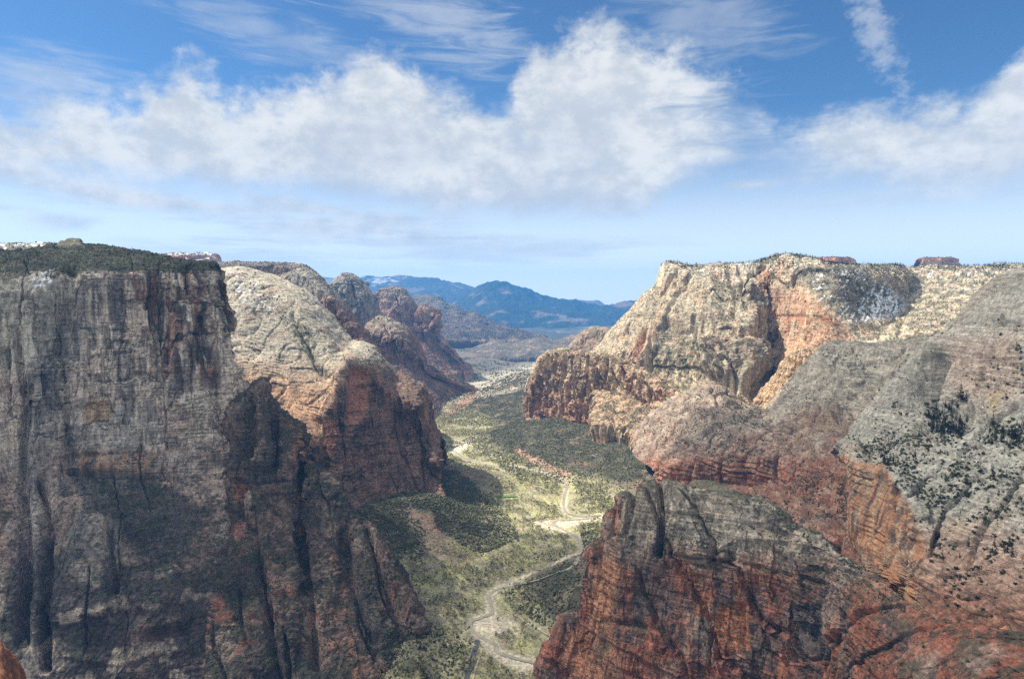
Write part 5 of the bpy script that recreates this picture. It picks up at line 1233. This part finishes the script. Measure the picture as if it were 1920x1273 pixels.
onform('cream_rim_mountain', lambda x, y, N, P: (.1 + nz1(P, 80, 827)) * (sstep(N[..., 2], .4, .65) + 1.5 * sstep(508 - y, 0, 6)), 4200, 2.5, 7)
onform('red_wall_mountain', lambda x, y, N, P: (.2 + nz1(P, 90, 829)) * sstep(N[..., 2], .35, .6), 6000, 3.5, 8)
onform('red_ridge_mountain', lambda x, y, N, P: nz1(P, 90, 830) * sstep(N[..., 2], .4, .7), 1600, 3, 7)
onform('left_skyline_hill', lambda x, y, N, P: .3 + nz1(P, 60, 831), 2600, 4, 9)
onform('left_mesa_mountain', lambda x, y, N, P: sstep(508 - y, 0, 6), 500, 4, 9)
for nm in ('snowy_mesa_mountain', 'red_skyline_mesa_mountain', 'red_capped_mesa_mountain'):
    onform(nm, lambda x, y, N, P: sstep(N[..., 2], .5, .7) + .1, 260, 5, 12)
shr = np.concatenate(shr); shs = np.concatenate(shs)

# how large each one shows; the largest 300 become bushes of their own
app = shs / shr[:, 1]
order = np.argsort(-app)
fo = framed(shr)[order]
big = order[fo][:300]; rest = np.setdiff1d(order, big)
def greens(n, a=(.042, .05, .028), b=(.10, .105, .06), c=(.12, .10, .065), pc=.15):
    t = rng.uniform(size=(n, 1))
    q = np.array(a) * (1 - t) + np.array(b) * t
    m = rng.uniform(size=n) < pc
    q[m] = np.array(c) * rng.uniform(.7, 1.2, (m.sum(), 1))
    return q.astype(F32)
mass('scrub_vegetation', shr[rest], shs[rest], [lump(900 + k, .85) for k in range(8)], greens(len(rest)), 'dark juniper and oak scrub scattered over ledges, talus and hillsides', 'scrub')

def new_obj(name, me, loc=(0, 0, 0), parent=None):
    o = bpy.data.objects.new(name, me); scene.collection.objects.link(o)
    o.location = loc
    if parent is not None: o.parent = parent
    return o

WHERE = {'grey_shoulder_mountain': 'on the red ledges below the smooth grey shoulder', 'right_foreground_wall_mountain': 'on top of the dark layered wall in the right foreground',
         'left_buttress_mountain': 'on the dark buttress beside the left cliff', 'cream_rim_mountain': 'on the cream rim along the right skyline', 'pale_summit_mountain': 'along the top of the pale summit',
         'ground': 'on the dark green slope beside the valley floor', 'white_dome_mountain': 'on the pale dome', 'orange_cliff_mountain': 'on the orange cliff'}
def where(p, src):
    x, y = project(p[None]); x, y = float(x[0]), float(y[0])
    if src == 'right_slope_mountain':
        if y < 720: return 'high on the smooth grey slope at the right'
        if y < 900: return 'on the pale scrub fan under the smooth grey slope'
        return 'on the broken slope beside the red alcove wall'
    if src == 'left_cliff_mountain': return 'on the hilltop above the left cliff' if y < 530 else 'on a ledge of the left cliff'
    return WHERE.get(src, 'on the far hills')

bush_me = []
for k in range(6):
    V, Fc = leafball(950 + k, 60, .42, .36, .42, .17)
    t = greens(1, pc=0)[0]
    bush_me.append(mesh_from('juniper_bush', V, Fc, LEAF, np.repeat(t[None] * rng.uniform(.7, 1.3, (len(V) // 4, 1)), 4, 0)))
for q, i in enumerate(big):
    p, s = shr[i], shs[i]
    o = new_obj('juniper_bush', bush_me[q % 6], p.tolist())
    o.rotation_euler = (0, 0, rng.uniform(0, 6.28)); k = s * 1.15
    o.scale = (k, k, k * rng.uniform(.8, 1.2))
    w = where(p, shn[i])
    set_props(o, 'small dark green bush ' + w, 'bush', None, 'dark bushes ' + w)

# --- pines ---------------------------------------------------------------------
pine_t = [leafball(1000 + k, 34, .2, .9, .1, .10, 'cone') for k in range(5)]
pp, ps, pn = [], [], []
def pines(name, dens, n, lo, hi):
    c = FORMS[name]
    p = sample(c['P'], c['N'], dens(c['qx'], c['qy'], c['N'], c['P']), n)
    s = lo + (hi - lo) * rng.uniform(size=len(p))**1.7
    k = seen(p, 5.0)
    pp.append(p[k]); ps.append(s[k]); pn.extend([name] * int(k.sum()))
pines('right_slope_mountain', lambda x, y, N, P: (.1 + nz1(P, 50, 841)) * sstep(N[..., 2], .2, .45) * poly_sum(x, y, [([(1730,780),(1790,748),(1830,768),(1800,815),(1750,815)], 9), ([(1850,800),(2110,790),(2110,850),(1850,845)], 6), ([(1640,850),(1700,800),(1760,830),(1740,880),(1660,890)], 1.2), ([(1680,900),(2110,870),(2110,1050),(1730,1050)], .45), ([(1880,650),(2110,650),(2110,720),(1880,720)], 1.5)]), 760, 5, 18)
pines('grey_shoulder_mountain', lambda x, y, N, P: nz1(P, 50, 843) * poly_sum(x, y, [([(1465,905),(1580,880),(1590,1000),(1500,960)], 2), ([(1540,660),(1680,655),(1640,720)], .3)]), 260, 4, 11)
pines('right_foreground_wall_mountain', lambda x, y, N, P: sstep(N[..., 2], .35, .6) * poly_sum(x, y, [([(1400,925),(1500,970),(1600,1040),(1740,1130),(1690,1160),(1560,1080),(1420,970)], 1)]), 160, 3, 7)
pines('left_cliff_mountain', lambda x, y, N, P: sstep(514 - y, 0, 8) * (.15 + nz1(P, 60, 845)) + .5 * in_poly(x, y, [(60,505),(130,505),(90,560),(50,560)], 5), 420, 4, 10)
pines('left_buttress_mountain', lambda x, y, N, P: poly_sum(x, y, [([(455,740),(480,735),(484,830),(452,835)], 2), ([(560,880),(585,885),(580,960),(560,960)], 2)]), 150, 6, 14)
pines('cream_rim_mountain', lambda x, y, N, P: sstep(508 - y, 0, 5) * (.2 + nz1(P, 120, 847)), 4200, 8, 16)
pines('pale_summit_mountain', lambda x, y, N, P: sstep(506 - y, 0, 8) * (.2 + nz1(P, 120, 848)), 4200, 7, 14)
c = FORMS['right_slope_mountain']
ps = np.concatenate(ps); pp = np.concatenate(pp)
o_ = np.argsort(-ps / pp[:, 1]); pb = o_[framed(pp)[o_]][:290]; pr = np.setdiff1d(o_, pb)
mass('pine_forest', pp[pr], ps[pr], pine_t, greens(len(pr), (.022, .03, .018), (.05, .06, .035), pc=0), 'dark pines along the far rims and smaller pines on the slopes', 'pines')
pine_me = []
for k in range(6):
    V, Fc = leafball(1050 + k, 110, .19, .92, .09, .075, 'cone')
    t = greens(1, (.024, .033, .02), (.045, .055, .032), pc=0)[0]
    crown = mesh_from('crown', V, Fc, LEAF, np.repeat(t[None] * rng.uniform(.65, 1.35, (len(V) // 4, 1)), 4, 0))
    tv = [(math.cos(R(60*a)) * r, math.sin(R(60*a)) * r, z) for r, z in ((.022, -.06), (.014, .4), (.004, .96)) for a in range(6)]
    tf = [(l*6+a, l*6+(a+1)%6, (l+1)*6+(a+1)%6, (l+1)*6+a) for l in range(2) for a in range(6)]
    pine_me.append((mesh_from('trunk', tv, tf, BARK), crown))
def pine(p, s, q, label, group=None):
    root = new_obj('pine_tree', None, tuple(p))
    root.rotation_euler = (0, 0, rng.uniform(0, 6.28)); root.scale = (s * rng.uniform(.85, 1.25),) * 2 + (s,)
    set_props(root, label, 'pine tree', None, group)
    new_obj('trunk', pine_me[q % 6][0], (0, 0, 0), root); new_obj('crown', pine_me[q % 6][1], (0, 0, 0), root)
for q, i in enumerate(pb):
    w = where(pp[i], pn[i])
    pine(pp[i], ps[i], q, 'dark conifer ' + w, 'dark conifers ' + w)
def slope_point(px, py):
    d = (c['qx'] - px)**2 + (c['qy'] - py)**2 + np.where(c['N'][..., 1] < .2, 0, 1e6)
    k = np.unravel_index(np.argmin(d), d.shape)
    return c['P'][k]
for q, (x, y, s, lb) in enumerate([(1802, 752, 33, 'tallest dark conifer of the group on the knoll below the grey slope'), (1811, 752, 23, 'second tallest conifer, close right of the tallest on the knoll'), (1862, 800, 24, 'tall slim conifer below the pale yellow streaked arch'),
                                   (1908, 822, 20, 'tall conifer at the right edge of the pale scrub fan'), (1620, 700, 9, 'lone small conifer on the bare grey shoulder, standing apart'), (1870, 694, 15, 'conifer high on the smooth slope near the right edge')]):
    pine(slope_point(x, y) if q != 4 else (lambda d: FORMS['grey_shoulder_mountain']['P'][np.unravel_index(np.argmin(d), d.shape)])((FORMS['grey_shoulder_mountain']['qx'] - x)**2 + (FORMS['grey_shoulder_mountain']['qy'] - y)**2), s, q, lb)

# --- cottonwoods on the valley floor ---------------------------------------------
flat = (1 - sstep(np.abs(base_h(Xg, Yg) - 2), 8, 26)) * (Yg < 4200) * (Yg > 1150) * sstep(RD, 18, 34)
bare = poly_sum(gpx, gpy, [([(995,978),(1130,962),(1140,968),(1060,992),(1010,990)], 1), ([(884,1155),(960,1165),(960,1182),(936,1190),(895,1182)], 1), ([(925,1222),(1030,1240),(1020,1262),(940,1246)], 1), ([(925,924),(975,924),(975,937),(925,937)], 1), ([(838,832),(892,824),(866,850)], 1)])
dens = flat * (1 - bare) * (.12 + sstep(fbm(GP, 110, 3, 861), -.25, .2)) * (gpx > 700) * (gpx < 1150)
tp = sample(GP, GN, dens, 15000); ts = 5 + 6 * rng.uniform(size=len(tp))**1.3
k = seen(tp, 4.0); tp, ts = tp[k], ts[k]
o_ = np.argsort(-ts / tp[:, 1]); tb = o_[framed(tp)[o_]][:290]; tr = np.setdiff1d(o_, tb)
def cotton(n):
    t = rng.uniform(size=(n, 1)); k = rng.uniform(size=n)
    q = np.array((.32, .295, .21)) * (1 - t) + np.array((.45, .42, .31)) * t
    q[k < .42] = (np.array((.40, .39, .17)) * (.7 + .6 * t))[k < .42]
    q[k > .9] = (np.array((.07, .08, .045)) * (.7 + .6 * t))[k > .9]
    return q.astype(F32)
cot_t = [leafball(1100 + k, 16, .42, .36, .55, .17) for k in range(6)]
mass('cottonwood_woods', tp[tr], ts[tr], cot_t, cotton(len(tr)), 'grey and fresh yellow green cottonwoods along the river further down the valley', 'woods')
cot_me = []
for k in range(9):
    V, Fc = leafball(1150 + k, 60, .42, .34, .58, .085)
    t = cotton(1)[0]
    crown = mesh_from('crown', V, Fc, LEAF, np.repeat(t[None] * rng.uniform(.7, 1.3, (len(V) // 4, 1)), 4, 0))
    tv, tf = [], []
    r_ = np.random.default_rng(1200 + k)
    for tip in [(0, 0, .7)] + [tuple(r_.uniform(-.32, .32, 2)) + (r_.uniform(.55, .8),) for _ in range(4)]:
        b = len(tv); tip = np.array(tip)
        pts = [(np.array([0, 0, -.05]), .03), (np.array([0, 0, .25]) + tip * .12, .022), (tip, .006)]
        for c0, rr in pts: tv += [tuple(c0 + np.array([math.cos(R(72*a)) * rr, math.sin(R(72*a)) * rr, 0])) for a in range(5)]
        tf += [(b+l*5+a, b+l*5+(a+1)%5, b+(l+1)*5+(a+1)%5, b+(l+1)*5+a) for l in range(2) for a in range(5)]
    cot_me.append((mesh_from('trunk', tv, tf, BARK), crown, 'yellow green' if t[1] > t[0] * 1.02 and t[1] > .15 else ('dark green' if t[0] < .13 else 'greyish bare')))
for q, i in enumerate(tb):
    p = tp[i]; tm, cm, hue = cot_me[q % 9]
    root = new_obj('cottonwood_tree', None, tuple(p)); s = float(ts[i])
    root.rotation_euler = (0, 0, rng.uniform(0, 6.28)); root.scale = (s, s, s)
    y = float(project(p[None])[1][0])
    w = 'beside the river bend near the bottom of the valley' if y > 1140 else ('on the flat left of the dark green slope' if y > 1060 else 'on the valley flat above the dark green slope')
    set_props(root, hue + ' cottonwood ' + w, 'tree', None, hue + ' cottonwoods ' + w)
    new_obj('trunk', tm, (0, 0, 0), root); new_obj('crown', cm, (0, 0, 0), root)
# ------------------------------------------------------------------ camera, sun, sky, haze
cam = bpy.data.cameras.new('camera'); co = bpy.data.objects.new('camera', cam)
scene.collection.objects.link(co); scene.camera = co
co.location = (0, 0, CAM_Z); co.rotation_euler = (R(90) - PITCH, 0, 0)
cam.sensor_width = 36; cam.lens = 24; cam.clip_start = 1; cam.clip_end = 200000

sd = np.array([math.cos(SUN_EL) * math.sin(SUN_AZ), math.cos(SUN_EL) * math.cos(SUN_AZ), math.sin(SUN_EL)])
from mathutils import Vector
sl = bpy.data.lights.new('sun', 'SUN'); so = bpy.data.objects.new('sun', sl)
scene.collection.objects.link(so)
so.rotation_euler = Vector(sd).to_track_quat('Z', 'Y').to_euler()
so.location = (-3000, 0, 4000)
sl.energy = 5.0; sl.angle = R(.53); sl.color = (1, .93, .82)

def build_world():
    w = bpy.data.worlds.new('World'); scene.world = w; w.use_nodes = True
    nt = w.node_tree; nt.nodes.clear(); n = NT(nt)
    sky = n('ShaderNodeTexSky', sky_type='NISHITA')
    sky.sun_disc = False; sky.sun_elevation = SUN_EL; sky.sun_rotation = SUN_AZ % (2 * math.pi)
    sky.altitude = 2000; sky.air_density = 1.0; sky.dust_density = 1.0; sky.ozone_density = 1.4
    tc = n('ShaderNodeTexCoord')
    sep = n('ShaderNodeSeparateXYZ', {0: tc.outputs['Generated']})
    x, y, z = sep.outputs
    deg = 180 / math.pi
    az = n.math('MULTIPLY', n.math('ARCTAN2', x, y), deg)
    el = n.math('MULTIPLY', n.math('ARCSINE', z), deg)
    def ae(px, py):
        dx, dy, dz = ray(px, py)
        return math.degrees(math.atan2(dx, dy)), math.degrees(math.asin(dz / math.sqrt(dx*dx + dy*dy + dz*dz)))
    v = n('ShaderNodeCombineXYZ', {0: az, 1: el, 2: 0.0}).outputs[0]
    def nz(sx, sy, detail=6, rough=.55, off=0, dist=0, rot=0):
        mp = n('ShaderNodeMapping', {'Vector': v, 'Location': (off, off * .7, off * .3), 'Rotation': (0, 0, rot), 'Scale': (sx, sy, 1)})
        return n('ShaderNodeTexNoise', {'Vector': mp.outputs[0], 'Scale': 1.0, 'Detail': detail, 'Roughness': rough, 'Distortion': dist}).outputs[0]
    big = nz(.10, .16, 5, .55, 3.1)
    puff = nz(.30, .42, 7, .58, 7.7, .3)
    fine = nz(1.1, 1.5, 5, .6, 2.2, .2)
    wob = n.math('ADD', n.math('MULTIPLY', n.math('SUBTRACT', puff, .5), 6.0), n.math('MULTIPLY', n.math('SUBTRACT', fine, .5), 2.4))
    def curve(pts):
        c = n('ShaderNodeFloatCurve')
        P = sorted(ae(*p) for p in pts)
        cv = c.mapping.curves[0]
        X = [(p[0] + 60) / 120 for p in P]; Y = [p[1] / 40 for p in P]
        while len(cv.points) < len(X): cv.points.new(.5, .5)
        for q, a, b in zip(cv.points, X, Y): q.location = (a, b); q.handle_type = 'AUTO_CLAMPED'
        c.mapping.update()
        nt.links.new(n.math('MULTIPLY_ADD', az, 1 / 120, .5), c.inputs['Value'])
        return n.math('MULTIPLY', c.outputs[0], 40.0)
    top = curve([(-300,180),(0,205),(100,185),(200,180),(260,175),(300,142),(340,122),(400,140),(425,172),(500,165),(560,152),(600,132),(650,104),(700,92),(750,106),(800,140),(850,172),(900,190),(945,180),(970,120),(1010,85),(1080,50),(1130,30),(1180,60),(1250,80),(1320,110),(1360,150),(1420,190),(1470,225),(1520,225),(1550,198),(1620,188),(1700,188),(1800,192),(1850,165),(1890,115),(1925,95),(2200,60)])
    bot = curve([(-300,330),(0,335),(150,330),(300,345),(400,352),(600,360),(700,372),(850,394),(1000,400),(1190,400),(1235,372),(1280,335),(1350,318),(1440,302),(1490,325),(1530,325),(1600,322),(1700,345),(1800,352),(1920,345),(2200,330)])
    above = n.math('SUBTRACT', n.math('ADD', top, wob), el)
    below = n.math('SUBTRACT', el, n.math('ADD', bot, n.math('MULTIPLY', wob, .45)))
    # sharper sunlit tops, soft ragged undersides
    sharp = n.math('MULTIPLY_ADD', big, 3.2, -.3)
    a_top = n.ramp(above, -.8, n.math('ADD', sharp, .9))
    a_bot = n.ramp(below, -1.2, 1.8)
    thin = n.ramp(n.math('ADD', n.math('MULTIPLY', big, .6), n.math('MULTIPLY', puff, .5)), .30, .52)
    main = n.math('MULTIPLY', n.math('MULTIPLY', a_top, a_bot), n.math('MULTIPLY_ADD', thin, .34, .66))
    def blob(px, py, rx, ry, rot=0, amt=1.0, soft=.9, nzz=None, namt=1.6):
        a0, e0 = ae(px, py)
        k = 180 / math.pi / FOC
        mp = n('ShaderNodeMapping', {'Vector': v, 'Location': (a0, e0, 0), 'Rotation': (0, 0, R(rot)), 'Scale': (rx * k, ry * k, 1)}, vector_type='TEXTURE')
        d = n('ShaderNodeVectorMath', {0: mp.outputs[0]}, operation='LENGTH').outputs['Value']
        d = n.math('ADD', d, n.math('MULTIPLY', n.math('SUBTRACT', nzz or puff, .5), -namt))
        return n.math('MULTIPLY', n.ramp(d, 1.0, 1.0 - soft), amt)
    streaky = nz(.13, 1.0, 6, .6, 5.3, .4)
    cir = nz(.12, .75, 7, .62, 9.1, .8, R(-28))
    for g in ((1400,225,170,90,-20,.75,1,cir,2.6), (900,165,110,60,-20,.5,1,cir,2.4), (150,120,160,60,8,.4,1,streaky,2), (1490,300,110,60,0,.6,1,streaky,2.2)):
        main = n.math('MULTIPLY', main, n.math('SUBTRACT', 1.0, blob(*g)))      # ragged thin places
    parts = [main]
    for b in [(230,368,300,34,-7,.95,.9,streaky,1.8),(560,388,260,24,-2,.8,.9,streaky,2.0),(100,412,75,20,0,.75,.9),(660,432,300,44,3,.9,.9,streaky,1.6),(860,470,420,40,0,.55,1,streaky,2),
              (1415,346,80,15,2,.8,.8),(1250,335,60,16,8,.5,.8),(20,390,60,8,0,.5,1),(1750,370,260,18,0,.35,1,streaky,2),(60,150,170,60,10,.5,1,streaky,2),(400,480,300,30,0,.45,1,streaky,2),
              (1640,60,34,130,24,.42,1,fine,2.2),(820,30,260,90,-22,.42,1,cir,3),(500,60,260,60,-16,.3,1,cir,3),(1300,60,230,80,-18,.3,1,cir,3),(1100,455,300,20,0,.3,1,streaky,2)]:
        parts.append(blob(*b))
    # unseen broken cloud added overhead and behind, for whiter, brighter fill light
    hi = n.math('MAXIMUM', n.ramp(el, 27.0, 40.0), n.ramp(n.math('ABSOLUTE', az), 46.0, 62.0))
    parts.append(n.math('MULTIPLY', n.math('MULTIPLY', hi, n.ramp(nz(.045, .06, 5, .6, 12.3), .28, .46)), n.ramp(el, 0.0, 6.0)))
    al = parts[0]
    for p in parts[1:]:
        al = n.math('SUBTRACT', 1.0, n.math('MULTIPLY', n.math('SUBTRACT', 1.0, al), n.math('SUBTRACT', 1.0, p)))
    # thick parts are greyer below, bright towards the top
    depth = n.math('MULTIPLY', n.ramp(above, 2.5, 9.5), n.ramp(nz(.14, .22, 4, .5, 4.4), .38, .66))
    lit = n.ramp(nz(.35, .5, 6, .6, 1.7), .35, .65)
    cw_ = n.mixc(lit, (3.25, 3.5, 3.75, 1), (4.5, 4.55, 4.5, 1))
    cc = n.mixc(n.math('MULTIPLY', depth, .9), cw_, (2.95, 3.2, 3.6, 1))
    skyc = n('ShaderNodeVectorMath', {0: sky.outputs[0], 1: (.33, .51, .64)}, operation='MULTIPLY').outputs[0]
    glow = n.math('SUBTRACT', 1.0, n.ramp(el, -1.0, 15.0))      # pale air low over the horizon
    skyc = n.mixc(n.math('MULTIPLY', glow, .9), skyc, (6.6, 6.6, 6.2, 1))
    col = n.mixc(al, skyc, cc)
    bg = n('ShaderNodeBackground', {'Color': col, 'Strength': .11})
    n('ShaderNodeOutputWorld', {'Surface': bg.outputs[0]})
build_world()

def build_haze():
    me = bpy.data.meshes.new('haze')
    x, y0, y1, z0, z1 = 37000, -2500, 29800, -260, 1900
    vs_ = [(-x,y0,z0),(x,y0,z0),(x,y1,z0),(-x,y1,z0),(-x,y0,z1),(x,y0,z1),(x,y1,z1),(-x,y1,z1)]
    me.from_pydata(vs_, [], [(3,2,1,0),(4,5,6,7),(0,1,5,4),(1,2,6,5),(2,3,7,6),(3,0,4,7)])
    m, nt = mat_new('haze_air'); n = NT(nt)
    p = n('ShaderNodeVolumePrincipled', {'Color': (.12, .45, 1.0, 1), 'Density': 2.9e-5, 'Anisotropy': 0.0})
    n('ShaderNodeOutputMaterial', {'Volume': p.outputs[0]})
    me.materials.append(m)
    o = bpy.data.objects.new('haze', me); scene.collection.objects.link(o)
    set_props(o, 'thin blue air between the near cliffs and the far ranges', 'haze', 'stuff')
if HAZE: build_haze()

vs_ = scene.view_settings
vs_.view_transform = 'Standard'; vs_.look = 'None'; vs_.gamma = 1; vs_.exposure = EXPOSURE
scene.cycles.use_denoising = False
scene.cycles.denoiser = 'OPENIMAGEDENOISE'
scene.cycles.denoising_prefilter = 'NONE'
scene.cycles.max_bounces = 5
scene.cycles.volume_bounces = 2
scene.cycles.use_fast_gi = False
